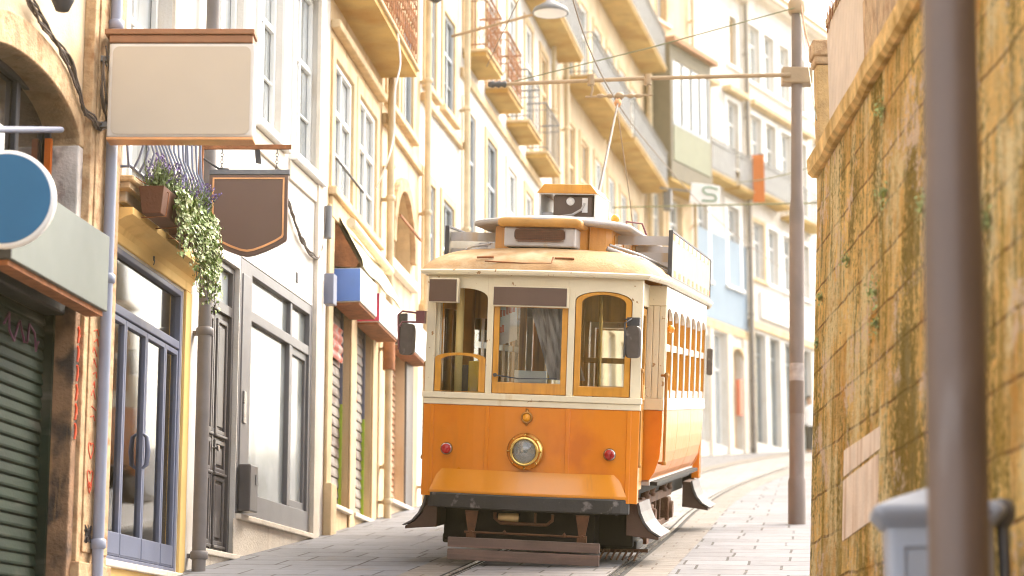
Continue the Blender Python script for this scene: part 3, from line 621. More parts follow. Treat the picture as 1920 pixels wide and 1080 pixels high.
for k,(a,b) in enumerate(((.2,1.7),(2.35,3.85),(4.6,6.1),(6.9,8.7))): h6.balcony(a,b,7.6-.05*k,.42,'scroll' if k < 2 else 'bars',SLAB,RUST if k < 2 else IRON_G)
h6.balcony(.1,3.6,11.0,.5,'scroll',SLAB,RUST); h6.balcony(6.3,11.4,10.75,.55,'panel',SLAB,IRON_G)
h6.slab('string_course',0,11.86,0,.06,7.2,7.36,STONE_P); h6.cornice(14.6,.35,.3); h6.roof(); h6.pipe(11.7,0,14.6,PIPE_C,.062,.15); h6.pipe(10.1,0,14.6,PIPE_C,.05,.1)

cols7 = [(.5,1.5),(2.3,3.3),(4.2,5.2),(6.1,7.1),(8,9),(9.9,10.9)]
lev7 = ((5.2,8.2),(9.35,11.6),(12.9,14.9))
h7 = Facade('long_balcony_house', 'tall cream house with long grey railed balconies and undersides tinted with golden shade', 'house', (1.122,46.943), .22, STUCCO_C, 0, 12.44, 16.5,
            holes=[(a,b,z0,z1,.08) for a,b in cols7 for z0,z1 in lev7]+[(a,b,1,4.2,.2) for a,b in cols7])
for i,(a,b) in enumerate(cols7):
    h7.window(a,b,*lev7[0], rec=.08, fm=FRAME_T if i < 2 else FRAME_W, sur=STONE_P, sw=.16); h7.window(a,b,*lev7[1], rec=.08, sur=STONE_P, sill=False); h7.window(a,b,*lev7[2], rec=.08, sur=STONE_W); h7.window(a,b,1,4.2,fm=FRAME_W,pm=PANE,sill=False)
h7.balcony(.2,5.7,9.0,.7,'panel',SLAB,IRON_G); h7.balcony(6.0,11.9,9.0,.72,'panel',SLAB,IRON_G); h7.balcony(3.5,11.9,12.5,.7,'panel',SLAB,IRON_G); h7.balcony(5.2,11.5,15.6-1.0,.5,'bars',SLAB,IRON_G)
h7.cornice(16.1,.4,.35); h7.roof(); h7.pipe(12.3,0,16,PIPE_C,.09,.16)
G().box(11.75,12.05,-.82,-.6,8.5,9.05).build('balcony_box', IRON_G, h7.r)

# ---- houses facing the bend
h8 = Facade('bay_window_house', 'cream house with a projecting glazed bay over pale green panels', 'house', (3.796,59.094), .56, STUCCO_C, 0, 3.18, 16,
            holes=[(1.5,2.4,5.6,7.75,.2),(.4,1.1,5.6,7.75,.2),(.6,2.6,.6,4.2,.25),(.8,1.6,13,15,.2)])
bay = G().box(.15,3.0,-.75,-.001,8.0,8.5).box(.15,3.0,-.75,-.001,11.5,11.95).box(.15,.3,-.75,-.001,8.5,11.5).box(2.86,3.0,-.75,-.001,8.5,11.5).build('bay_box', mat('taupe_render',(.14,.12,.085),.7), h8.r)
G().box(.31,2.85,-.765,-.66,8.52,9.55).build('bay_panel', mat('pale_green_panel',(.13,.14,.07),.5,var=.1), bay)
G().box(.31,2.85,-.72,-.66,9.6,11.48).build('bay_pane', PANE_D, bay)
g = G()
for x in (.31,.95,1.6,2.2,2.78): g.box(x,x+.07,-.76,-.66,9.56,11.48)
g.box(.31,2.85,-.77,-.65,9.55,9.64); g.build('bay_frame', FRAME_D, bay)
G().box(.05,3.15,-.95,-.0,11.96,12.1).build('bay_roof', TILE, bay); G().box(.18,2.97,-.72,-.02,7.9,7.995).build('bay_soffit', SLAB, bay)
for a,b in ((1.5,2.4),(.4,1.1)): h8.window(a,b,5.6,7.75,sur=STONE_P)
h8.window(.6,2.6,.6,4.2,fm=FRAME_T,pm=PANE_D,sill=False); h8.window(.8,1.6,13,15,fm=FRAME_T); h8.cornice(15.6,.35,.3); h8.roof(); h8.pipe(3.1,0,15.6,PIPE_C,.052,.14); h8.pipe(.06,0,15.6,PIPE_C,.052,.14)

h9 = Facade('pale_blue_house', 'pale blue upper house over a cream arched shopfront', 'house', (5.352,61.873), .56, STUCCO_W, 0, 4.09, 15.2,
            holes=[(.3,1.1,5.4,8,.2),(2.6,3.5,5.5,8.0,.2),(.4,1.3,9.3,11.3,.2),(2.7,3.6,9.3,11.4,.2),(2.95,3.55,12.6,14.2,.2),(1.3,2.3,.5,3.9,.25),(2.75,3.5,.5,3.6,.3),(.2,1.0,.5,3.7,.25)])
G().box(.2,4.05,-.02,0,4.25,6.9).build('blue_render', STUCCO_B, h9.r); 
for a,b,z0,z1 in ((.3,1.1,5.4,8),(2.6,3.5,5.5,8.0)):
    h9.window(a,b,z0,z1,sur=FRAME_W,sw=.2,proud=.03)
for a,b,z0,z1 in ((.4,1.3,9.3,11.3),(2.7,3.6,9.3,11.4)): h9.window(a,b,z0,z1,sur=FRAME_W); h9.slab('window_hood',a-.3,b+.3,0,.3,z1+.2,z1+.36,STONE_P)
h9.window(2.95,3.55,12.6,14.2,fm=FRAME_T,sur=FRAME_W,pm=PANE_D)
h9.slab('shop_surround',.0,4.05,0,.05,3.95,4.22,STONE_P)
for a,b in ((-.0,.18),(1.05,1.28),(2.35,2.72),(3.55,4.05)): h9.slab('shop_pier',a,b,0,.06,-.6,3.94,STONE_W)
h9.window(1.3,2.3,.5,3.9,fm=FRAME_W,pm=PANE,rec=.25,sill=False); h9.window(2.75,3.5,.5,3.6,fm=FRAME_T,pm=PANE,rec=.3,sill=False); h9.window(.2,1.0,.5,3.7,fm=FRAME_W,pm=PANE,rec=.25,sill=False)
G().prism([(2.7,3.3)]+arc(3.12,3.3,.42,.28,PI,0,8)[1:-1]+[(3.54,3.3),(3.54,3.62),(2.7,3.62)],-.07,.02).build('door_arch', STONE_P, h9.r)
h9.balcony(.1,2.2,8.45,.5,'panel',SLAB,IRON_G); h9.balcony(2.35,3.95,8.4,.55,'panel',SLAB,IRON_G); h9.cornice(14.8,.4,.3); h9.roof(); h9.pipe(4.02,-.3,14.8,PIPE_G,.07,.14)
G().box(2.85,3.1,-.2,-.07,1.5,2.6).build('notice_board', mat('red_notice',(.6,.15,.08),.5), h9.r)

c10 = [(.45,1.38),(1.7,2.58),(3.0,3.9),(4.4,5.3),(6.2,7.2),(8,9),(9.8,10.8),(11.8,12.8),(13.7,14.7),(15.6,16.6),(17.5,18.5)]
h10 = Facade('white_bend_house', 'white house at the street bend with narrow grey shop doors', 'house', (7.349,65.44), .56, STUCCO_W, 0, 20, 15.2,
            holes=[(a,b,.4,3.85,.25) for a,b in c10]+[(a,b,z0,z1,.2) for a,b in c10 for z0,z1 in ((5.6,7.4),(8.4,10.9),(12,13.9))])
for i,(a,b) in enumerate(c10):
    h10.window(a,b,.4,3.85,fm=FRAME_D,pm=PANE_D,rec=.25,tr=.82,mull=0,sill=False)
    h10.window(a,b,5.6,7.4,fm=FRAME_W,sur=STONE_P if i == 0 else FRAME_W); h10.window(a,b,8.4,10.9,sur=FRAME_W); h10.slab('window_hood',a-.2,b+.2,0,.28,11.15,11.3,STONE_P); h10.window(a,b,12,13.9,sur=FRAME_W)
h10.slab('shop_fascia',0,20,0,.08,3.95,4.2,STONE_P); h10.slab('sign_board',.9,3.9,0,.12,4.35,5.2,WHITE)
h10.balcony(.1,2.6,8.1,.5,'panel',SLAB,IRON_G); h10.balcony(2.9,5.6,7.9,.55,'bars',SLAB,IRON_G); h10.cornice(14.8,.4,.3); h10.roof(); h10.pipe(.05,-.3,14.8,PIPE_C,.052,.14)
# ================================================================ hanging signs on the left
def gzl(y): return S*y
t = thing('hanging_sign', 'blank beige rectangular sign box with brown ridge standing out from the lilac pipe', 'sign', (-2.645,16.5,6.231))
t.scale = (.925,)*3
G().box(-.62,.64,-.09,.09,-.44,.40).build('sign_box', SIGN_RIM, t, bevel=.02)
g = G(); pl = []
for cx,cz,a0 in ((.55,.31,0),(-.53,.31,PI/2),(-.53,-.36,PI),(.55,-.36,1.5*PI)): pl += arc(cx,cz,.055,.055,a0,a0+PI/2,5)
g.prism(pl,-.098,-.088).build('sign_panel', SIGN_BEIGE, t)
G().box(-.66,.635,-.12,.12,.47,.52).box(-.62,.62,-.1,.1,.401,.469).build('sign_ridge', mat('rusty_brown_cap',(.3,.14,.07),.5,.2), t, bevel=.008)
G().box(-.62,.64,-.1,.1,-.466,-.442).build('sign_foot', COPPER, t, bevel=.005)
for z in (.28,-.31): G().box(-.86,-.6,-.03,.03,z-.025,z+.025).build('bracket', IRON_G, t, bevel=.004)

t = thing('shield_sign', 'brown shield shaped sign with copper edge hanging on chains from an iron arm', 'sign', (-2.48,19.6,6.15))
t.scale = (.962,)*3
SH = [(-.385,.13),(.385,.13),(.385,-.5),(.375,-.525),(.3,-.572),(.18,-.63),(.07,-.67),(0,-.682),(-.07,-.67),(-.18,-.63),(-.3,-.572),(-.375,-.525),(-.385,-.5)]
SHi = [(x*.915, (z+.2)*.915-.2) for x,z in SH]; SHj = [(x*.87, (z+.2)*.87-.2) for x,z in SH]
g = G(); g.prism(SH,-.03,.03); g.build('shield_board', SIGN_BROWN, t, bevel=.004)
G().ring(SHi,SHj,-.037,-.029).build('shield_rim', COPPER, t)
G().box(-.385,.4,-.03,.03,.135,.185).build('shield_bar', IRON_G, t, bevel=.004)
g = G(); g.box(-.5,.41,-.02,.02,.395,.44); g.box(-.5,-.45,-.025,.025,-.1,.44); g.build('iron_arm', RUST, t, bevel=.004)
for x in (-.27,.27):
    g = G()
    for i in range(6):
        z = .2+.035*i; a = i % 2
        g.tube([(x+.012*math.cos(e)*(1-a), .012*math.cos(e)*a, z+.022*math.sin(e)) for e in [2*PI*v/8 for v in range(8)]], .004, 4, closed=True)
    g.build('chain', IRON, t)
g = G(); g.tube([(-.45,0,.3),(-.3,0,.2),(-.2,0,.19)], .012, 6); g.add([(.05,0,.39),(.1,0,.39),(.115,.02,.25),(.06,.02,.26)],[(0,1,2,3)]); g.build('bracket_brace', IRON, t)

t = thing('round_sign', 'round blue enamel sign with white rim beside the arched fanlight', 'sign', (-3.28,13.5,4.65))
g = G(); g.lathe([(.3,-.035),(.322,-.03),(.322,.03),(.3,.035)], (0,0,0), 'y', 64); g.build('rim', WHITE, t)
G().lathe([(.0,-.042),(.296,-.042),(.296,-.03)],(0,0,0),'y',64,smooth=False).build('disc', SIGN_BLUE, t)
G().box(-.36,-.3,-.02,.02,-.02,.02).build('bracket', IRON_G, t); G().tube([(-.35,0,.0),(-.27,0,.47)], .012, 6).build('sign_post', IRON_G, t)
G().tube([(-.27,0,.47),(-.12,2.1,1.02)], .024, 8).build('stay_rod', IRON_L, t)

t = thing('shop_fascia_box', 'blank grey green sign box above the dark green shutter', 'sign box', h0.r.location, h0.r.rotation_euler)
G().box(-.12,2.0,-.3,-.13,2.53,3.12).build('fascia_panel', SIGN_GREY, t, bevel=.006)
G().box(-.14,-.121,-.3,-.13,2.53,3.12).build('fascia_end', BLACK, t); G().box(-.1,1.98,-.27,-.14,2.49,2.528).build('fascia_underside', RUST, t)
G().box(.1,.15,-.13,.0,2.7,2.75).build('bracket', IRON_G, t); G().box(1.5,1.55,-.13,0,2.7,2.75).build('bracket', IRON_G, t)

# ================================================================ planter, ivy, lavender
def leaf(g, p, n, s, rot):
    n = n.normalized(); u = n.cross(Vector((0.3,.1,1))).normalized(); v = n.cross(u)
    a = u*math.cos(rot)+v*math.sin(rot); b = n.cross(a)
    q = [(0,-.5),(.38,-.3),(.5,.12),(.2,.12),(0,.6),(-.2,.12),(-.5,.12),(-.38,-.3)]
    g.add([p+a*x*s+b*y*s+n*(abs(x)*s*.25) for x,y in q], [tuple(range(8))])
R1 = h1.r; M1 = Matrix.Translation(R1.location) @ Matrix.Rotation(R1.rotation_euler.z, 4, 'Z')
for k,(a,b) in enumerate(((.14,.82),(1.0,1.68))):
    t = thing('flower_box', ('nearer','farther')[k]+' terracotta flower box hooked on the lilac balcony railing', 'flower box', R1.location, R1.rotation_euler, 'flower boxes on the balcony railing')
    y0, y1, z0, z1 = -.42,-.2,3.17,3.4
    g = G(); v = [(a+.03,y0+.03,z0),(b-.03,y0+.03,z0),(b-.03,y1-.03,z0),(a+.03,y1-.03,z0),(a,y0,z1),(b,y0,z1),(b,y1,z1),(a,y1,z1),(a+.02,y0+.02,z1-.02),(b-.02,y0+.02,z1-.02),(b-.02,y1-.02,z1-.02),(a+.02,y1-.02,z1-.02)]
    g.add(v,[(0,3,2,1),(0,1,5,4),(1,2,6,5),(2,3,7,6),(3,0,4,7),(4,5,9,8),(5,6,10,9),(6,7,11,10),(7,4,8,11),(8,9,10,11)]); g.build('trough', TERRA, t, bevel=.006)
    for x in (a+.12,b-.12): G().tube([(x,-.14,z1+.1),(x,y1,z1+.06),(x,y0-.012,z1-.04),(x,y0+.01,z0-.01),(x,y1,z0-.015)], .006, 5).build('wire_hook', RUST, t)
    # lavender
    t2 = thing('lavender_plant', ('lavender with small purple spikes in the flower box nearer the lilac pipe','lavender with dense purple spikes in the flower box nearer the shield sign')[k], 'plant', R1.location, R1.rotation_euler, 'lavender in the flower boxes')
    gl, gb = G(), G()
    for i in range(170):
        x = rnd.uniform(a+.04,b-.02); y = rnd.uniform(y0+.03,y1-.03); L = rnd.uniform(.12,.36)*(1 if k else .85); d = Vector((rnd.gauss(0,.25),rnd.gauss(-.15,.3),1)).normalized()
        p = Vector((x,y,z1-.03)); e = p+d*L; gl.tube([p,e],.0035,3,cap=False)
        for q in range(5):
            w_ = p+d*L*(.2+.12*q); leaf(gl, w_+Vector((rnd.uniform(-.02,.02),rnd.uniform(-.02,.02),0)), Vector((rnd.gauss(0,1),-1,rnd.gauss(0,.6))), rnd.uniform(.02,.045), rnd.uniform(0,6))
        if i % 2 == 0:
            for q in range(7): leaf(gb, e+d*(q*.011-.02)+Vector((rnd.uniform(-.012,.012),rnd.uniform(-.012,.012),0)), Vector((rnd.gauss(0,1),-1,rnd.gauss(0,1))), rnd.uniform(.016,.028), rnd.uniform(0,6))
    gl.build('foliage', LEAF, t2, fixn=False); gb.build('blossom', LAV, t2, fixn=False)
    # ivy
    t3 = thing('ivy_plant', ('short trailing variegated ivy spilling from the flower box nearer the lilac pipe','long trailing variegated ivy hanging past the shop frame beside the dark grey downpipe')[k], 'plant', R1.location, R1.rotation_euler, 'ivy in the flower boxes')
    gi, gs = G(), G()
    for i in range(34):
        x = rnd.uniform(a+(.3 if k == 0 else .0), b+.06); z = z1; y = y0-.01
        deep = (rnd.uniform(.2,.6) if rnd.random() < .6 else .75) if k else (rnd.uniform(.12,.35) if rnd.random() < .72 else rnd.uniform(.4,.62))
        if k and x > b-.22: deep = rnd.uniform(.6,.92)
        pts = [Vector((x,y+.08,z))]; p = Vector((x,y-.03,z+.03)); n_ = int(deep/.035)
        for q in range(n_):
            pts.append(p.copy()); p = p+Vector((rnd.gauss(0,.012),rnd.gauss(-.001,.006),-.035))
            p.y = max(min(p.y,-.1),-.56)
            for _ in range(3 if q < n_*.75 else 2):
                leaf(gi, p+Vector((rnd.gauss(0,.03),rnd.gauss(-.01,.025),rnd.gauss(0,.02))), Vector((rnd.gauss(0,.6),-1,rnd.gauss(.3,.5))), rnd.uniform(.028,.07)*(1-.35*q/n_), rnd.uniform(0,6.3))
        if len(pts) > 2: gs.tube(pts,.003,3,cap=False)
    gi.build('foliage', IVY, t3, fixn=False); gs.build('stem', WOODY, t3, fixn=False)

# ================================================================ right: retaining wall and what stands by it
WALLM = masonry('mossy_ochre_ashlar', (.95,.61,.20), (.72,.42,.12), (.33,.15,.035), .78, .335, .45, (1,2), .88, .012,
    streaks=(((.98,.79,.42), (2,1.6,.9), .48, .58), ((.70,.31,.04), (2,1.8,1.2), .54, .64), ((.42,.25,.03), (3,4.5,.6), .54, .595), ((.20,.135,.01), (1,.9,.25), .535, .57), ((.24,.16,.02), (4,7,.8), .57, .61), ((.93,.68,.48), (1.2,1.3,1.7), .58, .63)), bump=1., fine=2.2, var=.35, smax=.82, wob=.05, ragged=.45)
t = thing('retaining_wall', 'tall mossy ochre ashlar wall along the right side of the street', 'wall', (2.425,0,0))
g = G(); n = 40
loops = []
for i in range(n+1):
    y = -6+(16.95+6)*i/n
    loops.append([(-.115,y,S*y-.6),(.07,y,5.62),(.38,y,5.62),(.38,y,S*y-.6)])
g.loft(loops, smooth=False, caps=True); g.build('wall_body', WALLM, t)
g = G(); loops = []
for i in range(n+1):
    y = -6+(16.98+6)*i/n; j = .012*math.sin(i*2.3)
    loops.append([(.035+j,y,5.625),(.0+j,y,5.66),(-.005+j,y,5.78+j),(.04,y,5.82+j),(.22,y,5.83),(.42,y,5.79),(.42,y,5.62)])
g.loft(loops, smooth=False, caps=True).build('coping', mat('coping_stone',(.72,.47,.18),.9,var=.3,scale=6,col2=(.4,.23,.05),c2lo=.45,c2hi=.65,c2scale=4,bump=.9,bscale=25), t)
PAT = mat('repaired_render',(.82,.65,.52),.85,var=.14,scale=4,streak=(.55,.33,.18),slo=.5,shi=.68,bump=.3)
for (ya,yb,z0,z1) in ((14.75,15.93,3.62,4.0),(14.6,15.93,3.12,3.595),(12.9,13.35,3.1,3.9),(14.9,15.93,2.62,3.1)):
    pass
wx = lambda y, z: -.115+.185*(z-S*y+.6)/(6.22-S*y)
for q in (((13.8,3.06),(15.29,3.02),(15.28,3.21),(13.8,3.21)), ((13.85,2.63),(15.3,2.56),(15.3,2.995),(13.85,3.035))):
    G().add([(wx(y,z)-.006-d,y,z) for d in (0,-.05) for y,z in q],[(0,1,2,3),(4,5,6,7),(0,1,5,4),(1,2,6,5),(2,3,7,6),(3,0,4,7)]).build('repaired_stone', PAT, t, bevel=.003)
fern = None
for k,(y,z,s) in enumerate(((13.6,4.75,1.),(13.75,5.35,.8),(15.2,4.62,.7),(13.95,4.15,1.),(16.5,4.58,.6),(13.9,3.93,.8),(12.2,4.35,1.1),(10.6,3.9,1.),(16.7,4.25,.4))):
    g = G()
    for i in range(110): 
        r_ = abs(rnd.gauss(0,.05))*s; an = rnd.uniform(0,6.3)
        leaf(g, Vector((-.01-abs(rnd.gauss(0,.03))*s, r_*math.cos(an)*1.1, r_*math.sin(an)*1.3-.03)), Vector((-1,rnd.gauss(0,.5),rnd.gauss(.3,.5))), rnd.uniform(.012,.03)*(.5+.5*s), rnd.uniform(0,6))
    o = g.build('wall_fern', MOSSLEAF, fixn=False); o.location = (2.425-.115+.185*(z-S*y+.6)/(6.22-S*y),y,z)
    tag(o, ('pale fern tuft rooted in the ochre wall left of the near pole, middle height','pale fern tuft highest on the ochre wall near the coping','small pale fern tuft under the coping on the ochre wall','lower pale fern tuft on the ochre wall level with the pole joint','tiny fern tuft below the far end of the coping','bushy fern tuft on the ochre wall level with the tram windows','fern tuft hidden close behind the near pole','fern tuft on the ochre wall right of the near pole','tiny fern on the far edge of the ochre wall')[k], 'fern', 'ferns growing in the ochre wall')

CORR = mat('pinkish_corrugated_sheet',(.70,.57,.46),.5,.2,var=.08,streak=(.42,.28,.18),slo=.6,shi=.85,bump=.05)
t = thing('corrugated_fence', 'pinkish corrugated metal screen standing above the coping of the ochre wall', 'fence', (2.845,0,0))
g = G(); N = 26*8; L1 = []; L2 = []
for i in range(N+1):
    y = 16.3+2.1*i/N; o = .022*math.sin(2*PI*i/8); L1.append((o,y,5.7)); L2.append((o,y,7.35))
g.loft([L1,L2], closed=False).build('sheet', CORR, t); G().box(-.03,.04,16.28,18.42,7.35,7.42).build('top_rail', STONE_O, t)
G().box(-.06,.3,14.4,16.28,5.75,6.9).build('end_post', STONE_O, t, bevel=.02)
g = G()
for i in range(9):
    x = 2.76; y = 15.6+i*.3
t = thing('gate_pier', 'slim ochre stone pier with a square cap behind the far end of the wall', 'pier', (2.81,18.65,0))
G().box(-.065,.065,-.1,.1,1.5,7.05).build('shaft', mat('pier_stone',(.55,.36,.16),.9,var=.2,scale=8,col2=(.4,.24,.08),c2lo=.5,c2hi=.65,bump=.8), t, bevel=.015)
G().box(-.085,.085,-.12,.12,7.055,7.13).box(-.1,.095,-.14,.14,7.13,7.28).build('cap', STONE_O, t, bevel=.02)
g = G(); P_ = [Vector((3.86,27.3,10.45)),Vector((3.3,22.5,8.6)),Vector((2.95,18.4,7.48))]
cv = cat([tuple(p) for p in P_],10); g.tube([(x,y,z-.25*math.sin(PI*i/(len(cv)-1))) for i,(x,y,z) in enumerate(cv)], .012, 5)
g.tube(cat([(2.9,18.4,7.46),(2.8,17.0,7.55),(2.85,15.3,7.75),(2.85,13.5,8.0)],8), .02, 6)
for i in range(40):
    y = 18.3-i*.12; g.tube([(2.82,y,7.47+(18.3-y)*.1),(2.82+rnd.uniform(-.03,.03),y,7.35+(18.3-y)*.1-rnd.uniform(0,.12))], .006, 3)
tag(g.build('fringed_cable', RUST), 'sagging cable with rusty ties running from the far pole to the corrugated screen', 'cable')

def pole(name, label, loc, r0, r1, zj, h, m, lean=(0,0)):
    t = thing(name, label, 'pole', loc, (lean[1], lean[0], 0))
    g = G(); pr = [(r0*1.16,-.1),(r0*1.16,.55),(r0*1.02,.60),(r0,.62),(r0,zj-.06),(r0*.98,zj),(r1*1.02,zj+.14),(r1,zj+.18),(r1*.9,h)]
    g.lathe(pr,(0,0,0),'z',40); g.build('shaft', m, t); return t
t = pole('tram_pole', 'slender brown steel tramway pole carrying the bracket arm, beside the ochre wall end', (3.66,27.5,S*27.5), .098, .078, 4.15, 6.9, POLE_W, (.024,0))
G().lathe([(.1,6.82),(.115,6.86),(.115,6.98),(.1,7.02),(.0,7.03)],(0,0,0),'z',20).build('pole_cap', TUBE_C, t)
G().lathe([(.1005,1.42),(.1005,1.84)],(0,0,0),'z',40).build('paint_band', POLE, t)
g = G(); N_ = 14; g.loft([[(.1015*math.cos(a),.1015*math.sin(a),z) for a in [PI*1.05+PI*.75*i/N_ for i in range(N_+1)]] for z in (1.85,2.08)],closed=False); g.build('torn_sticker', mat('faded_sticker',(.36,.3,.27),.6,var=.25,scale=12), t)
g = G(); g.box(-.2,.2,-.12,.12,5.84,6.06); g.build('arm_clamp', TUBE_C, t, bevel=.015)
G().tube([(-.1,-.14,5.97),(-2,-.14,5.93),(-3.86,-.14,5.86)], [.03,.028,.026], 12).build('bracket_arm', TUBE_C, t)
G().lathe([(.02,-4.05),(.035,-4.03),(.05,-3.98),(.03,-3.95),(.05,-3.9),(.03,-3.87),(.05,-3.82),(.03,-3.8)],(0,-.14,5.86),'x',12).build('insulator', IRON, t)
G().tube([(0,-.1,6.9),(-1.9,-.12,6.3),(-3.7,-.14,5.9)], .009, 5).build('stay_wire', WIRE_G, t)
g = G()
for x in (-2.68,-1.93): g.tube([(x,-.14,5.98),(x,-.14,5.84)],.05,10); g.tube([(x,-.14,5.9),(x+.02,-.14,5.78),(x,-.14,5.68)],.018,6)
g.tube([(-2.75,-.14,5.68),(-1.87,-.14,5.7)],.014,6)
for x in (-2.55,-2.42,-2.05,-2.15): g.lathe([(.015,-.05),(.03,-.02),(.03,.02),(.015,.05)],(x,-.14,5.69),'x',8)
g.lathe([(.02,-.06),(.05,-.03),(.05,.03),(.02,.06)],(-2.3,-.14,5.69),'x',10); g.build('wire_hanger', TUBE_C, t)
for o in t.children:
    if o.name.split('.')[0] in ('bracket_arm','insulator','wire_hanger','stay_wire'):
        for v in o.data.vertices:
            q = abs(v.co.x); v.co.z -= (.03+.03*q)*(1 if v.co.z < 6.2 else .3); v.co.x -= .07*min(1,q/2)
t2 = pole('lamp_pole', 'thick out of focus brown pole close by, standing in front of the grey litter bin', (1.553,7.55,S*7.55), .108, .1, 2.25, 7.5, POLE, (.02,0))

t = thing('litter_bin', 'bluish grey pedestal litter bin with a domed lid beside the ochre wall', 'bin', (1.905,9.6,S*9.6), (0,0,-.12))
def rr(w, d, z, r, n=6):
    out = []
    for cx,cy,a0 in ((w-r,d-r,0),(-w+r,d-r,PI/2),(-w+r,-d+r,PI),(w-r,-d+r,1.5*PI)): out += [(cx+r*math.cos(a0+PI/2*i/n),cy+r*math.sin(a0+PI/2*i/n),z) for i in range(n+1)]
    return out
G().loft([rr(.24,.2,-.05,.04),rr(.24,.2,.08,.04),rr(.225,.185,.1,.04),rr(.235,.19,1.0,.045),rr(.225,.18,1.02,.045)],caps=True).build('bin_body', BIN, t)
G().loft([rr(.245,.2,1.0,.05),rr(.27,.22,1.03,.055),rr(.288,.24,1.055,.05),rr(.288,.24,1.08,.05),rr(.275,.226,1.095,.045),rr(.18,.14,1.135,.03),rr(.02,.015,1.19,.005)],caps=True).build('bin_lid', BIN, t)
g = G(); g.ring(R4(-.17,.17,.2,.92), R4(-.155,.155,.215,.905), -.204,-.186); g.box(-.15,.15,-.197,-.186,.22,.9); g.build('bin_door', BIN, t, bevel=.006)
g = G(); g.tube([(.285,-.05,-.05),(.285,-.05,1.02)],.028,10); g.lathe([(.03,1.0),(.055,1.04),(.06,1.09),(.045,1.12),(0,1.13)],(.285,-.05,0),'z',14); g.build('bin_post', DOOR_G, t)

# ================================================================ overhead wires and lamp
WP = lambda y, z: z
tw = [(.18,3,1.57+.0+4.5),(.30,14,7.52),(.62,20.8,8.40),(1.37,27.35,9.17),(2.6,35,10.15),(4.2,44,11.3),(6.0,52,12.2),(8.5,62,13.3),(12.5,76,14.6)]
G_ = G(); G_.tube(cat(tw,6), .009, 5); tag(G_.build('trolley_wire', WIRE), 'reddish overhead trolley wire above the tram track', 'wire')
def wire(name, pts, label, sag=0., r=.008, m=WIRE):
    a, b = Vector(pts[0]), Vector(pts[-1]); n = 14
    P = [tuple(a.lerp(b,i/n)-Vector((0,0,sag*4*(i/n)*(1-i/n)))) for i in range(n+1)]
    return tag(G().tube(P,r,5).build(name,m), label, 'wire')
wire('stay_wire', [(.62,20.8,9.6),(-.35,28.3,9.9)], 'thin stay wire slanting down to the left end of the bracket arm', r=.006)
wire('span_wire', [(2.25,38.5,9.83),(9.0,64.4,15.2)], 'far green span wire crossing behind the tram roof box', r=.001)
bpy.data.objects.remove(bpy.data.objects['span_wire'])
def py_at(px, py, y):       # a point of the street seen along a given sight line at a given distance
    p = math.atan(740/4000); f = 4000; u, v = (px-960)/f, (540-py)/f
    d = Vector((u, math.cos(p)-v*math.sin(p), math.sin(p)+v*math.cos(p))); return Vector((0,0,1.57))+d*(y/d.y)
wire('span_wire', [tuple(py_at(1150,389,44)),tuple(py_at(1560,380,40))], 'lower green span wire crossing the street behind the tram roof box', .0, .017, WIRE_G)
wire('cross_wire', [tuple(py_at(1372,341,60)),tuple(py_at(1560,300,30))], 'slanting thin wire between the white bend house and the far pole', .1, .012, WIRE_G)
wire('drop_wire', [(3.86,27.45,10.4),tuple(py_at(1531,225,18))], 'thin green wire dropping from the far pole top towards the wall end', 0, .006, WIRE_G)
t = thing('street_lamp', 'flat shaded street lamp on a long arm above the balcony house', 'lamp', (-.8,34.0,12.15))
G().tube([(-.2,.1,-.02),(1.15,-.8,.07)],.025,8).build('lamp_arm', TUBE_C, t)
G().lathe([(.06,.2),(.1,.16),(.27,.06),(.3,.0),(.29,-.02)],(1.42,-.95,.06),'z',28).build('lamp_shade', IRON_G, t); G().lathe([(.0,-.05),(.2,-.045),(.27,-.02),(.27,.0)],(1.42,-.95,.06),'z',24).build('lamp_glass', WHITE, t)
t = thing('letter_sign', 'small white projecting sign with a rounded green outline letter on the bend houses', 'sign', tuple(py_at(1325,365,57)), (0,.12,0))
G().box(-.45,.35,-.05,.05,-.28,.28).build('sign_board', WHITE, t, bevel=.02)
G().tube(cat([(.28,-.07,.17),(-.02,-.07,.2),(-.12,-.07,.1),(.0,-.07,.0),(.18,-.07,.0),(.27,-.07,-.1),(.17,-.07,-.18),(-.12,-.07,-.19)],5),.02,6).build('letter_outline', mat('green_neon',(.05,.2,.1),.4), t)
G().box(-1.3,-.45,-.02,.02,.02,.06).build('bracket', IRON_G, t)
t = thing('hanging_banner', 'narrow vertical orange banner on the white bend house', 'banner', tuple(py_at(1421,333,64.6)), (0,0,-.15))
G().box(-.16,.2,-.03,.03,-.78,.72).build('banner_cloth', ORANGE_B, t); G().tube([(-.4,.3,.74),(.22,0,.74)],.03,6).build('banner_rod', IRON_G, t)
t = thing('corner_lantern', 'dark old lantern on the ochre niche house above its drainpipe', 'lamp', h4.r.location, h4.r.rotation_euler)
G().lathe([(.05,.0),(.13,.06),(.16,.3),(.19,.33),(.05,.45),(.02,.5)],(2.45,-.35,8.05),'z',8,smooth=False).build('lantern', IRON, t); G().tube([(2.45,-.0,8.75),(2.45,-.35,8.75),(2.45,-.35,8.53)],.02,6).build('bracket', RUST, t)

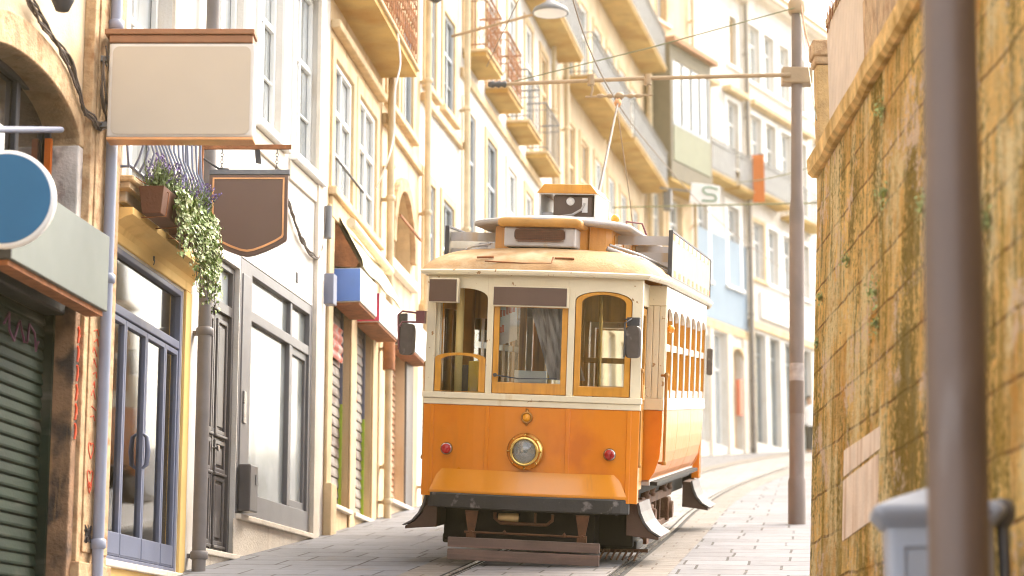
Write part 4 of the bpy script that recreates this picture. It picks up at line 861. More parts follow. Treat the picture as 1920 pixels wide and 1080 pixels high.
# ================================================================ pedestrian far up the street
pp = py_at(1519,846,66); t = thing('person', 'distant pedestrian in a white top and black trousers walking beyond the far pole', 'person', (pp.x,66,S*66), (0,0,.35))
def skin(name, V, Ed, Rr, m, parent, sub=2):
    me = bpy.data.meshes.new(name); me.from_pydata(V, Ed, []); o = bpy.data.objects.new(name, me); C.objects.link(o); o.parent = parent; me.materials.append(m)
    sk = o.modifiers.new('Skin','SKIN'); 
    if not me.skin_vertices: me.skin_vertices.new() if hasattr(me.skin_vertices,'new') else None
    return o
def limb(g, pts, rad, n=10): g.tube(pts, rad, n)
def ell(z, rx, ry, cx=0, cy=0, n=14): return [(cx+rx*math.cos(2*PI*i/n), cy+ry*math.sin(2*PI*i/n), z) for i in range(n)]
g = G(); g.loft([ell(.84,.15,.1),ell(.95,.17,.115),ell(1.1,.145,.1),ell(1.28,.175,.12),ell(1.42,.16,.1),ell(1.48,.07,.065),ell(1.53,.052,.055),ell(1.57,.06,.075,0,-.01),ell(1.63,.075,.095,0,-.02),ell(1.69,.077,.1,0,-.015),ell(1.75,.062,.08),ell(1.78,.02,.03)],caps=True)
for sx, st in ((-1,.18),(1,-.2)):
    limb(g,[(sx*.09,0,.9),(sx*.1,-st*.45,.5),(sx*.1,-st*.55+.05,.1)],[.085,.06,.04]); limb(g,[(sx*.1,-st*.55+.07,.05),(sx*.105,-st*.55-.12,.03)],[.045,.03])
    limb(g,[(sx*.17,0,1.4),(sx*.23,st*.2,1.13),(sx*.22,st*.6-.04,.9)],[.05,.042,.03]); limb(g,[(sx*.22,st*.6-.04,.9),(sx*.22,st*.65-.06,.8)],[.035,.018])
    for q in range(4): limb(g,[(sx*(.205+.01*q),st*.65-.05-.012*q,.82),(sx*(.2+.012*q),st*.65-.06-.012*q,.745)],[.009,.007],6)
g.add([(-.012,-.115,1.66),(.012,-.115,1.66),(0,-.14,1.63),(0,-.11,1.62)],[(0,1,2),(0,2,3),(1,3,2)]); g.build('person_body', SKIN, t)
g = G(); g.loft([ell(.82,.185,.135),ell(.95,.185,.13),ell(1.1,.165,.118),ell(1.28,.19,.132),ell(1.42,.172,.112),ell(1.475,.08,.075)])
for sx, st in ((-1,.18),(1,-.2)): limb(g,[(sx*.15,0,1.43),(sx*.235,st*.2,1.13),(sx*.226,st*.55-.03,.93)],[.07,.056,.045])
g.build('shirt', SHIRT, t)
g = G(); g.loft([ell(.98,.165,.118),ell(.8,.175,.12)],caps=True)
for sx, st in ((-1,.18),(1,-.2)): limb(g,[(sx*.085,0,.88),(sx*.1,-st*.45,.5),(sx*.1,-st*.55+.05,.09)],[.1,.078,.065])
g.build('trousers', TROUS, t)
G().loft([ell(1.64,.083,.088,0,.02),ell(1.7,.085,.105,0,-.005),ell(1.77,.066,.085),ell(1.8,.02,.03)],caps=True).build('hair', HAIR, t)
# ================================================================ the tram
O_ORANGE = mat('orange_tram_paint', (.72,.215,.004), .3, var=.08, scale=2.2, col2=(.60,.15,.004), c2lo=.52, c2hi=.74, c2scale=2.2, streak=(.5,.17,.02), slo=.62, shi=.9, sscale=(5,5,.8), bump=.03, bscale=25, coat=.35, crough=.1)
O_YEL = mat('amber_apron_paint', (.76,.27,.006), .3, var=.05, scale=2, streak=(.45,.17,.03), slo=.66, shi=.85, sscale=(9,9,.8), bump=.02, coat=.8, crough=.12)
O_CREAM = mat('cream_tram_paint', (.80,.71,.52), .4, var=.06, scale=3, col2=(.42,.24,.1), c2lo=.665, c2hi=.69, c2scale=13, streak=(.58,.42,.2), slo=.64, shi=.85, sscale=(8,8,.6), bump=.1, coat=.25)
O_WHITE = mat('ivory_side_paint', (.80,.77,.7), .3, var=.04, streak=(.6,.5,.35), slo=.66, shi=.9, sscale=(6,6,.8), bump=.05, coat=.6)
O_WOOD = mat('varnished_orange_wood', (.66,.30,.035), .35, var=.15, scale=5, streak=(.5,.19,.015), slo=.5, shi=.8, sscale=(22,22,1.2), bump=.05, coat=.5)
O_DWOOD = mat('dark_varnished_wood', (.6,.28,.04), .4, var=.2, scale=4, streak=(.2,.07,.01), slo=.5, shi=.75, sscale=(18,18,1), bump=.05, coat=.4)
O_ROOF = mat('weathered_cream_roof', (.40,.235,.10), .75, var=.16, scale=2.5, col2=(.52,.40,.25), c2lo=.5, c2hi=.7, c2scale=3., streak=(.26,.14,.05), slo=.58, shi=.75, sscale=(2.5,2.5,2.5), bump=.3)
O_ROOFG = mat('grey_roof_canvas', (.36,.33,.32), .75, var=.15, col2=(.5,.38,.22), c2lo=.55, c2hi=.7, bump=.3)
O_GREY = mat('grey_vent_metal', (.47,.45,.45), .5, .2, var=.1, streak=(.5,.33,.15), slo=.58, shi=.8, bump=.05)
O_BLACK = mat('black_bumper', (.02,.018,.018), .5, var=.3, scale=5, col2=(.16,.14,.13), c2lo=.6, c2hi=.68, c2scale=7, bump=.12, coat=.1)
O_BRN = mat('brown_step_metal', (.095,.05,.035), .5, .3, var=.25, scale=5, bump=.15); O_STEEL = mat('worn_step_tread', (.1,.088,.084), .6, 0., var=.2, bump=.1)
O_BOARD = mat('weathered_guard_board', (.13,.085,.07), .75, var=.2, scale=3, streak=(.24,.14,.11), slo=.5, shi=.75, sscale=(1,20,20), bump=.3)
O_DARK = mat('underframe_shade_black', (.009,.007,.006), .8, var=.4); O_RUSTY = mat('rusted_truck', (.10,.04,.016), .75, .2, var=.4, scale=7, bump=.3)  # near-black colour paints in the deep shade under the tram
BRASS = mat('polished_brass', (.72,.50,.16), .22, 1., var=.15, scale=6, bump=.04); CHROME = mat('bright_reflector', (.36,.35,.34), .18, 1, var=.03, bump=0)
LENS = glass_mat('lamp_lens', (.9,.9,.88), .08); RED = mat('red_lens', (.38,.0,.002), .2, var=.2, scale=20, bump=.05, coat=.15)
AMBER = mat('amber_lens', (.85,.33,.01), .2, bump=0, coat=.5); MIRR = mat('mirror_back', (.085,.068,.062), .4, .3, var=.2, scale=12, col2=(.22,.19,.17), c2lo=.6, c2hi=.7, c2scale=9, bump=.1)
BOARD_B = mat('brown_blank_board', (.115,.066,.05), .45, var=.05, bump=.03); CURT = mat('grey_curtain', (.62,.55,.54), .9, var=.12, streak=(.25,.2,.2), slo=.45, shi=.65, sscale=(16,16,.8))
SEATY = mat('yellow_panel', (.72,.46,.02), .45); MESHM = mat('rusty_mesh', (.16,.06,.03), .8, var=.4, scale=30); AD = mat('beige_ad_board', (.25,.226,.178), .5, var=.03, bump=0)
CREAMP = mat('cream_post', (.8,.62,.25), .45, var=.1, streak=(.5,.33,.1), slo=.6, shi=.8)

TR = thing('tram', 'vintage orange and cream electric tram with brass headlight and arched front windows', 'tram', (.098,20.37,2.758))
hd, sl_, ro = .18, .13, .058
yv = Vector((hd,1,sl_*math.sqrt(1+hd*hd))).normalized(); xv = yv.cross(Vector((0,0,1))).normalized(); zv = xv.cross(yv)
x2 = xv*math.cos(ro)-zv*math.sin(ro); z2 = xv*math.sin(ro)+zv*math.cos(ro)
TR.rotation_euler = Matrix((x2,yv,z2)).transposed().to_euler(); TR.scale = (.93,)*3
YL = 7.75                                    # overall length of the body
def fb(x, y, z): return (x, .2*(x/1.1)**2+y, z)
def bb(x, y, z): return (x, YL-.2*(x/1.1)**2-y, z)
def P(g, name, m, parent=None, **k): return g.build(name, m, parent or TR, **k)

for END, f in ((0, fb), (1, bb)):
    g = G(); g.bent(-1.13,1.13,0,.05,.56,1.51,f,20)
    for x in (-.42,.42,-1.03,1.03): g.bent(x-.022,x+.022,-.008,.004,.56,1.51,f,2)
    for x in (-.45,.39,-1.05,1.01): pass
    body = P(g, 'front_apron', O_ORANGE, bevel=.004, seg=1)
    g = G(); g.bent(-1.14,1.14,-.012,.05,1.512,1.575,f,20); g.bent(-1.15,1.15,-.03,.05,1.576,1.64,f,20); P(g, 'belt_rail', O_CREAM, bevel=.008)
    g = G()
    for a,b in ((-.455,-.39),(.39,.455),(-1.13,-1.03),(1.03,1.13)): g.bent(a,b,0,.07,1.642,2.86,f,3)
    g.bent(-.389,.389,0,.07,2.56,2.86,f,8)
    for sg in (-1,1):
        c = .7425*sg; A = arc(c,2.62,.2865,.1,PI,0,12)
        for i in range(12):
            (xa,za),(xb,zb) = A[i],A[i+1]; g.add([f(xa,0,za),f(xb,0,zb),f(xb,0,2.86),f(xa,0,2.86),f(xa,.07,za),f(xb,.07,zb)],[(0,1,2,3),(0,4,5,1)])
    P(g, 'front_frame', O_CREAM, fixn=True)
    # windows
    g = G(); g.ring([(-.385,1.645),(.385,1.645),(.385,2.555),(-.385,2.555)],[(-.325,1.76),(.325,1.76),(.325,2.53),(-.325,2.53)],.012,.055,f)
    wf = P(g, 'windshield', O_WOOD, bevel=.006); g = G(); g.bent(-.33,.33,.03,.036,1.755,2.535,f,6); P(g,'pane',GLASS_T,wf)
    if END == 0:
        g = G(); g.tube([f(-.35,-.03,1.83),f(-.1,-.05,1.80),f(.3,-.05,1.81)],.007,6); g.lathe([(.02,0),(.02,.04)],f(-.35,-.03,1.83),'y',8); P(g,'wiper',IRON,wf)
    def sash(c, zb, zs, rise, w, name, pane=True):
        o = [(c-.28,zb),(c+.28,zb)]+arc(c,zs,.28,rise,0,PI,14); i = [(c-.28+w,zb+.1 if pane else zb+.005),(c+.28-w,zb+.1 if pane else zb+.005)]+arc(c,zs-.02,.28-w,max(.02,rise-.01),0,PI,14)
        g = G(); g.ring(o,i,.01,.055,f); s_ = P(g,name,O_WOOD,bevel=.005,seg=1)
        g = G(); g.prism(i,.03,.036,f); P(g,'pane',GLASS_T,s_); return s_
    sash(.7425, 1.645, 2.615, .1, .06, 'arched_window')
    if END: sash(-.7425, 1.645, 2.615, .1, .06, 'arched_window')
    else:
        s_ = sash(-.7425, 1.645, 1.99, .06, .07, 'lowered_window', False)
    if END == 0:
        g = G(); g.bent(-.40,.40,-.05,-.001,2.535,2.745,f,6); db = P(g,'destination_box',O_CREAM,bevel=.006)
        g = G(); g.bent(-.385,.375,-.058,-.051,2.55,2.735,f,6); P(g,'destination_blind',BOARD_B,db)
        g = G(); g.bent(-1.06,-.755,-.14,-.03,2.56,2.815,f,3); rb = P(g,'route_box',O_CREAM,bevel=.006)
        g = G(); g.bent(-1.08,-.775,-.148,-.141,2.57,2.80,f,3); P(g,'route_plate',BOARD_B,rb)
    # apron fender and bumper
    rows_ = []
    for k in range(9):
        u = k/8; hw = .93+.11*u; off = -.012-.035*u**1.2; z = .85-.245*u
        rows_.append([f(-hw+2*hw*i/24, off+(.02 if i in (0,24) else 0), z) for i in range(25)])
    rows_.append([f(-1.04+2.08*i/24, -.03, .60) for i in range(25)])
    g = G(); g.loft(rows_, closed=False); P(g,'fender_apron',O_YEL)
    g = G(); n = 28; L_ = []
    for i in range(n+1):
        x = -1.05+2.1*i/n; e = max(0,(abs(x)-.85)/.2); off = -.062+.07*e**2.2
        L_.append([f(x,off+.012,.45),f(x,off,.465),f(x,off,.59),f(x,off+.012,.605),f(x,.1,.605),f(x,.1,.45)])
    g.loft(L_, smooth=False, caps=True); P(g,'bumper',O_BLACK)
    if END == 0:
        for sx in (-.85,.85):
            r = .052; p = f(sx,0,1.055); g = G(); g.lathe([(.062,-.002),(.066,-.02),(.058,-.045),(.05,-.05)],p,'y',24); tl = P(g,'tail_light',CHROME); tl['label'] = 'red tail lamp in a bright ring'
            g = G(); g.lathe([(.052,-.042),(.05,-.06),(.035,-.072),(.0,-.076)],p,'y',20); P(g,'lens',RED,tl)
        g = G(); g.lathe([(.165,.0),(.19,-.02),(.19,-.05),(.165,-.07),(.15,-.1),(.152,-.115),(.14,-.125),(.124,-.125),(.118,-.11),(.118,-.05)],(0,0,1.06),'y',48)
        for k in range(8): a = k*PI/4; g.lathe([(.009,-.06),(.009,-.078),(.0,-.08)],(.172*math.cos(a),0,1.06+.172*math.sin(a)),'y',8)
        hl = P(g,'headlight',BRASS); hl['label'] = 'round brass headlight with clear lens'
        g = G(); g.lathe([(.0,.04),(.05,.03),(.09,-.0),(.118,-.06)],(0,0,1.06),'y',32); P(g,'reflector',CHROME,hl)
        g = G(); g.lathe([(.119,-.1),(.08,-.125),(.04,-.135),(.0,-.137)],(0,0,1.06),'y',32); P(g,'lens',LENS,hl); g = G(); g.lathe([(.012,.03),(.02,-.03),(.028,-.05),(.0,-.08)],(0,0,1.06),'y',12); P(g,'bulb',WHITE,hl)
        g = G(); g.box(-.028,.028,-.1,-.08,1.105,1.15); P(g,'bulb_holder',O_GREY,hl)
        g = G(); g.lathe([(.052,0),(.062,-.012),(.058,-.03),(.046,-.034),(.042,-.02)],(0,0,1.405),'y',24); g.lathe([(.0,0),(.016,-.01),(.0,-.02)],(0,0,1.48),'y',10)
        for a in (PI/2,1.5*PI): g.tube([(.05*math.cos(a),-.012,1.405+.05*math.sin(a)),(.09*math.cos(a),-.008,1.405+.085*math.sin(a))],[.016,.006],8)
        em = P(g,'emblem_lamp',mat('bronze',(.42,.2,.05),.35,.8)); g = G(); g.lathe([(.042,-.02),(.03,-.034),(.0,-.04)],(0,0,1.405),'y',20); P(g,'lens',AMBER,em)
    # platform side: corner post, folding door, header
    sy = (lambda y: y) if END == 0 else (lambda y: YL-y)
    for sg in (-1,1):
        def bx(g,x0,x1,y0,y1,z0,z1): a,b = sorted((sy(y0),sy(y1))); c,d = sorted((sg*x0,sg*x1)); return g.box(c,d,a,b,z0,z1)
        g = G(); bx(g,1.02,1.125,.26,.38,.56,1.508); P(g,'corner_post',O_ORANGE,bevel=.008); g = G(); bx(g,1.0,1.12,.26,.38,1.51,2.86); bx(g,1.0,1.06,.38,1.4,2.62,2.86); P(g,'corner_frame',O_CREAM,bevel=.006)
        g = G(); bx(g,1.0,1.04,.4,1.36,.66,1.5); bx(g,1.04,1.05,.45,.82,.75,1.4); bx(g,1.04,1.05,.92,1.3,.75,1.4)
        for y in (.4,.85,1.28): bx(g,.995,1.045,y,y+.08,1.5,2.6)
        bx(g,.995,1.045,.48,1.28,1.5,1.6); bx(g,.995,1.045,.48,1.28,2.52,2.6)
        d_ = P(g,'platform_door',O_WOOD,bevel=.005,seg=1); g = G(); bx(g,1.015,1.021,.48,1.28,1.6,2.52); P(g,'pane',GLASS_T,d_)
        if END == 0:
            for x,y,z0,z1 in ((1.13,.33,.93,1.95),(1.285,1.34,.93,1.92)):
                g = G(); g.tube([(sg*x,y-.07,z0),(sg*x,y-.07,z1)],.017,10)
                for z in (z0+.02,z1-.03): g.tube([(sg*(x-.06),y-.01,z),(sg*x,y-.07,z)],.014,8); g.lathe([(.026,-.02),(.03,0),(.026,.02)],(sg*x,y-.07,z),'z',10)
                P(g,'grab_rail',mat('worn_brass_rail',(.4,.2,.06),.35,.7,var=.25))
            g = G(); bx(g,1.05,1.12,.6,.72,1.62,1.78); P(g,'door_latch',O_WOOD,bevel=.006)
    # steps
        g = G(); pr = [(1.0,.55),(1.1,.55),(1.125,.45),(1.17,.35),(1.24,.27),(1.34,.215),(1.34,.185),(1.22,.2),(1.0,.22)]
        a,b = sorted((sy(.42),sy(1.38))); g.prism([(sg*x,z) for x,z in pr],a+.03,b-.03); st = P(g,'platform_step',O_BRN,bevel=.006)
        tr_ = pr[1:6]; g = G(); g.loft([[(sg*(x+.006),a,z+.006) for x,z in tr_],[(sg*(x+.006),b,z+.006) for x,z in tr_],[(sg*(x+.03),b,z+.012) for x,z in tr_],[(sg*(x+.03),a,z+.012) for x,z in tr_],[(sg*(x+.006),a,z+.006) for x,z in tr_]],closed=False,smooth=False); P(g,'tread',O_STEEL,st)
    # life guard
    if END == 0:
        g = G()
        for z0,z1 in ((.055,.155),(-.075,.035)): g.box(-.78,.79,-.02,.03,z0,z1)
        lg = P(g,'lifeguard_boards',O_BOARD,bevel=.006)
        g = G()
        for x in (-.55,.6):
            g.prism([(x-.07,.43),(x+.07,.43),(x+.03,.2),(x-.03,.2)],.04,.065); g.box(x-.05,x+.05,.03,.07,.14,.22); g.lathe([(.02,.02),(.02,.08)],(x,0,.21),'y',8)
        g.tube([(-.62,.035,.21),(.64,.035,.21)],.012,8)
        for x in (-.2,.42): g.lathe([(.0,.2),(.018,.205),(.018,.23),(.0,.25)],(x,.035,0),'z',8)
        P(g,'guard_hanger',O_RUSTY,lg)
        g = G(); g.tube([(-.32,.12,.42),(-.32,.12,.36),(-.26,.12,.31),(.22,.12,.31),(.28,.12,.36),(.28,.12,.42)],.018,8); g.tube([(.1,.12,.31),(.1,.12,.43)],.014,8); P(g,'air_pipe',O_RUSTY)
        g = G(); g.lathe([(.0,-.09),(.04,-.085),(.045,.0),(.045,.12),(.0,.13)],(-.2,.14,.37),'x',14); P(g,'hose_coupling',mat('tan_coupling',(.55,.38,.17),.4,.3))
# ---- saloon
Y0, Y1, HW = 1.4, YL-1.4, 1.25
for yb in (Y0, Y1):
    e = 1 if yb == Y0 else -1
    for sg in (-1,1):
        X = lambda a,b: tuple(sorted((sg*a,sg*b)))
        g = G(); 
        for k in range(3): a_,b_ = X(1.04+.07*k,1.04+.07*k+.066); g.box(a_,b_,yb,yb+.05*e,1.642,2.64) if e > 0 else g.box(a_,b_,yb-.05,yb,1.642,2.64)
        a_,b_ = X(1.0,HW); ya,yc = sorted((yb-.01*e,yb+.05*e)); g.box(a_,b_,ya,yc,2.642,2.86); g.box(a_,b_,ya-.015,yc,1.515,1.64)
        P(g,'bulkhead_planking',O_CREAM,bevel=.005,seg=1)
        pr = [(sg*1.0,1.51),(sg*1.24,1.51),(sg*1.238,1.25),(sg*1.22,1.0),(sg*1.17,.84),(sg*1.1,.74),(sg*1.0,.74)]
        g = G(); g.prism(pr,*sorted((yb,yb+.05*e))); P(g,'bulkhead_panel',O_ORANGE)
    g = G(); ya,yc = sorted((yb+.002*e,yb+.05*e))
    for a_,b_,z0,z1 in ((-1,-.86,.7,2.86),(-.36,-.28,.7,2.86),(.28,.36,.7,2.86),(.86,1.0,.7,2.86),(-.859,-.361,2.45,2.86),(.361,.859,2.45,2.86),(-.279,.279,2.6,2.86),(-.859,-.361,.7,1.55),(.361,.859,.7,1.55),(.361,.859,2.0,2.06)): g.box(a_,b_,ya,yc,z0,z1)
    P(g,'inner_bulkhead',O_DWOOD,bevel=.004,seg=1)
for sg in (-1,1):
    bxs = lambda g,x0,x1,y0,y1,z0,z1: g.box(*sorted((sg*x0,sg*x1)),y0,y1,z0,z1)
    g = G(); bxs(g,1.19,HW,Y0+.051,Y1-.051,2.645,2.88); P(g,'letter_board',O_WHITE,bevel=.008)
    g = G(); bxs(g,1.18,HW+.02,Y0+.051,Y1-.051,1.515,1.575); bxs(g,1.18,HW+.005,Y0+.051,Y1-.051,1.576,1.645); P(g,'side_belt',O_WHITE,bevel=.008)
    n = 7; p = (Y1-Y0)/n
    g = G()
    for k in range(n+1):
        y = Y0+p*k; ya_, yb_ = max(y-.035,Y0+.051),min(y+.035,Y1-.051)
        g = G(); bxs(g,1.17,HW-.006,ya_,yb_,1.646,2.644); wp = P(g,'window_pillar',O_WOOD,bevel=.004,seg=1); g = G(); bxs(g,HW-.005,HW+.006,ya_,yb_,1.646,2.644); P(g,'pillar_facing',O_WHITE,wp)
    for k in range(n):
        y = Y0+p*k+p/2; w = p/2-.037
        o = [(y-w,1.648),(y+w,1.648),(y+w,2.5)]+arc(y,2.5,w,.13,0,PI,10)[1:-1]+[(y-w,2.5)]; ww = .06
        i = [(y-w+ww,1.72),(y+w-ww,1.72),(y+w-ww,2.48)]+arc(y,2.48,w-ww,.11,0,PI,10)[1:-1]+[(y-w+ww,2.48)]
        sw = lambda a,b,c: (sg*b,a,c)
        g = G(); g.ring(o,i,1.17,1.198,sw)
        s_ = P(g,'side_window',O_WOOD); g = G(); g.prism(i,1.18,1.184,sw); P(g,'pane',GLASS_T,s_)
        g = G(); g.box(*sorted((sg*1.17,sg*1.235)),y-w,y+w,2.16,2.235); g.box(*sorted((sg*1.17,sg*1.235)),y-w,y+w,1.65,1.73); P(g,'cross_bar',O_WHITE,s_)
        hd_ = arc(y,2.5,w,.13,PI,0,10); g = G(); g.prism([(a,b) for a,b in hd_]+[(y+w,2.643),(y-w,2.643)],1.21,1.247,sw); P(g,'window_head',O_WHITE,s_)
    cur = [(1.24,1.512),(1.24,1.35),(1.235,1.2),(1.222,1.05),(1.195,.93),(1.15,.83),(1.1,.755)]
    L = (Y1-Y0-.1)/3
    for k in range(3):
        a,b = Y0+.05+L*k+.008, Y0+.05+L*(k+1)-.008
        g = G(); g.loft([[(sg*x,a,z) for x,z in cur],[(sg*x,b,z) for x,z in cur],[(sg*(x-.03),b,z) for x,z in cur],[(sg*(x-.03),a,z) for x,z in cur],[(sg*x,a,z) for x,z in cur]],closed=False)
        P(g,'side_panel',mat('glossy_orange_side',(.68,.21,.012),.38,var=.05,coat=.4,crough=.25,spec=.4,bump=.03,bscale=8) if (k == 0 and sg == -1) else bpy.data.materials['glossy_orange_side'],smooth=False)
    g = G(); bxs(g,1.02,1.12,Y0,Y1,.7,.76); bxs(g,1.0,1.06,Y0+.06,Y1-.06,.765,1.5); P(g,'side_sill',O_GREY)
    g = G(); g.lathe([(.03,0),(.045,.02),(.04,.06),(.0,.075)],(sg*(HW-.0),Y0+.2,2.4),'x',12) if sg > 0 else g.lathe([(.03,0),(.045,-.02),(.04,-.06),(.0,-.075)],(-HW,Y0+.2,2.4),'x',12); P(g,'turn_signal',AMBER)
    g = G(); g.box(*sorted((sg*1.26,sg*1.34)),Y1+.1,Y1+.18,1.95,2.3); P(g,'rear_mirror',MIRR,bevel=.02)
# floor, ceiling, interior
g = G(); g.box(-1.0,1.0,.22,YL-.22,.6,.7); g.box(-1.2,1.2,Y0+.06,Y1-.06,.7,.74); P(g,'floor_frame',O_DARK)
g = G(); g.box(-1.18,1.18,Y0+.06,Y1-.06,2.82,2.85); g.box(-1.0,1.0,.26,Y0,2.83,2.855); P(g,'ceiling',O_DWOOD)
for k in range(5):
    for sg in (-1,1):
        y = Y0+.45+k*.85; g = G(); c = sorted((sg*.35,sg*1.1)); g.box(*c,y,y+.4,1.1,1.16); g.box(*c,y+.36,y+.42,1.16,1.75); P(g,'bench_seat',O_DWOOD,bevel=.01)
g = G(); g.tube([(-.82,.42,.7),(-.82,.42,2.83)],.042,12); P(g,'cab_post',CREAMP); g = G(); g.tube([(.1,.7,.7),(.1,.7,2.83)],.018,10); g.tube([(.62,.8,.7),(.62,.8,2.83)],.02,10); P(g,'cab_handrail',BRASS)
g = G(); g.box(-.69,-.46,.3,.34,1.4,1.97); P(g,'yellow_locker',SEATY,bevel=.01); g = G(); g.loft([ell(1.3,.16,.13,-.78,.75),ell(1.6,.16,.12,-.78,.75),ell(1.85,.13,.1,-.78,.75),ell(1.93,.06,.05,-.78,.75)],caps=True); P(g,'driver_seat',mat('dark_seat',(.13,.11,.1),.7))
g = G(); g.box(-.16,.17,.075,.09,1.7,1.885); g.box(-.13,.17,.068,.074,1.72,1.78); P(g,'white_notice',WHITE,bevel=.004)
g = G(); N_ = 24
g.loft([[(-.05+.06*q+(.37-.0)*i/N_, .16+.02*math.sin(i*1.3)+.01*q, 2.6-.2*q) for i in range(N_+1)] for q in range(5)],closed=False); P(g,'cab_curtain',CURT)
g = G(); g.add([(-.46,.13,2.54),(-.17,.13,2.56),(-.155,.14,2.2),(-.44,.14,2.1)],[(0,1,2,3)]); fl = P(g,'cloth_notice',mat('notice_cloth',(.7,.64,.6),.8))
g = G()
for q,(za,zb,xa,xb) in enumerate(((2.40,2.5,-.41,-.18),(2.24,2.28,-.44,-.3))):
    for i in range(7):
        x = xa+(xb-xa)*i/7; z = za+(zb-za)*i/7; g.box(x,x+.027,.122,.126,z,z+(.06 if i % 2 else .075))
P(g,'red_lettering',mat('red_ink',(.7,.12,.04),.6),fl)
g = G(); g.box(-.5,.9,.3,.75,.7,1.6); P(g,'controller_desk',O_DWOOD,bevel=.02)
g = G(); g.lathe([(.12,1.6),(.13,1.68),(.05,1.72),(.05,1.78),(.0,1.8)],(.3,.5,0),'z',16); P(g,'controller',BRASS)
# mirrors
for sg,x,z,y in ((1,1.07,2.21,-.02),(-1,-1.31,2.17,.1)):
    g = G(); g.loft([[(x+u*.085*w_,y+v,z+h_*.165) for u,h_ in [(math.copysign(abs(math.cos(a))**.45,math.cos(a)),math.copysign(abs(math.sin(a))**.45,math.sin(a))) for a in [2*PI*q/28 for q in range(28)]]] for v,w_ in ((-.05,.75),(-.04,.95),(-.02,1),(.03,1),(.035,.9))],caps=True)
    mr_ = P(g,'wing_mirror',MIRR); g = G()
    if sg > 0: g.tube([(.97,.1,2.44),(1.05,-.06,2.44),(.99,-.1,2.4),(.99,-.075,2.05)],.01,6); g.box(1.0,1.13,-.02,.08,2.37,2.46)
    else: g.tube([(-1.13,.1,2.44),(-1.36,.06,2.46),(-1.4,.04,2.42),(-1.385,.05,2.06)],.012,6); g.tube([(-1.13,.1,2.35),(-1.36,.06,2.35),(-1.38,.04,2.3)],.012,6); g.box(-1.21,-1.12,.04,.14,2.34,2.47)
    P(g,'mirror_arm',mat('maroon_arm',(.16,.05,.06),.45,.3) if sg < 0 else IRON,mr_)
# roof
def loop(hwf, hws, yf, bow, z, n=20, ye=None, ys=None):
    """closed outline: bowed front, straight sides, bowed back"""
    yb = YL-yf; out = []
    for i in range(n+1): x = -hwf+2*hwf*i/n; out.append((x, yf+bow*(abs(x)/hwf)**2, z))
    a = ys if ys else 1.25
    out += [(hws, a, z)]+[(hws, a+(YL-2*a)*k/6, z) for k in range(1,6)]+[(hws, YL-a, z)]
    for i in range(n+1): x = hwf-2*hwf*i/n; out.append((x, yb-bow*(abs(x)/hwf)**2, z))
    out += [(-hws, YL-a, z)]+[(-hws, a+(YL-2*a)*(6-k)/6, z) for k in range(1,6)]+[(-hws, a, z)]
    return out
E_ = loop(1.2,1.31,-.1,.26,2.9); I_ = loop(.6,.64,.72,.42,3.16,ys=1.3)
ls = []
for k in range(9):
    u = k/8; ls.append([tuple(a[j]+(b[j]-a[j])*(.35*u+.65*(1-math.cos(u*PI/2))) for j in (0,1))+(2.9+.29*math.sin(u*PI/2),) for a,b in zip(E_,I_)])
g = G(); g.loft(ls); rf = P(g,'roof',O_ROOF)
g = G(); g.loft([[(p[0]*.97,p[1]+(.03 if p[1] < 3 else -.03),2.855) for p in E_],[(p[0]*.985,p[1],2.86) for p in E_],[(p[0]*1.0,p[1]-(.01 if p[1]<3 else -.01),2.878) for p in E_],[(p[0]*1.008,p[1]-(.014 if p[1]<3 else -.014),2.9) for p in E_],[(p[0],p[1],2.912) for p in E_]],smooth=False); P(g,'eave_moulding',O_CREAM,rf)
g = G(); g.tube([f for f in [(-.5,.02,3.0),(-.1,-.02,2.985),(.2,0,2.99)]],.008,5); g.tube([(.2,.0,2.99),(.2,.1,3.06)],.008,5); g.tube([(.22,.08,3.05),(.42,.1,3.05)],.012,5); g.tube([(-.6,.1,3.04),(-.42,.09,3.05)],.012,5); P(g,'roof_conduit',RUST,rf)
g = G(); g.loft([loop(.6,.64,.72,.42,3.12,ys=1.3),loop(.6,.64,.72,.42,3.47,ys=1.3)],smooth=False)
cl = P(g,'clerestory',mat('ochre_clerestory_paint',(.62,.25,.012),.5,var=.1,streak=(.4,.15,.02),slo=.58,shi=.8,sscale=(7,7,.8),bump=.1))
g = G()
for x in (-.4,.45,-.2): g.box(x-.004,x+.004,.7+.42*(x/.6)**2-.006,.75+.42*(x/.6)**2,3.14,3.46)
for sg in (-1,1):
    for k in range(6): y = 1.5+k*.8; g.box(*sorted((sg*.63,sg*.65)),y,y+.6,3.24,3.4)
P(g,'clerestory_vent',O_DWOOD,cl)
for s_,za in ((1,0),):
    R_ = [loop(.74,.82,.5,.46,3.44,ys=1.2),loop(.78,.86,.47,.47,3.455,ys=1.2),loop(.78,.86,.47,.47,3.49,ys=1.2),loop(.7,.78,.55,.45,3.515,ys=1.25),loop(.4,.45,.9,.3,3.56,ys=1.4),loop(.1,.12,1.6,.1,3.58,ys=1.8)]
    g = G(); g.loft(R_); g.loft([loop(.6,.64,.72,.42,3.445,ys=1.3),R_[0]]); P(g,'clerestory_roof',O_ROOFG)
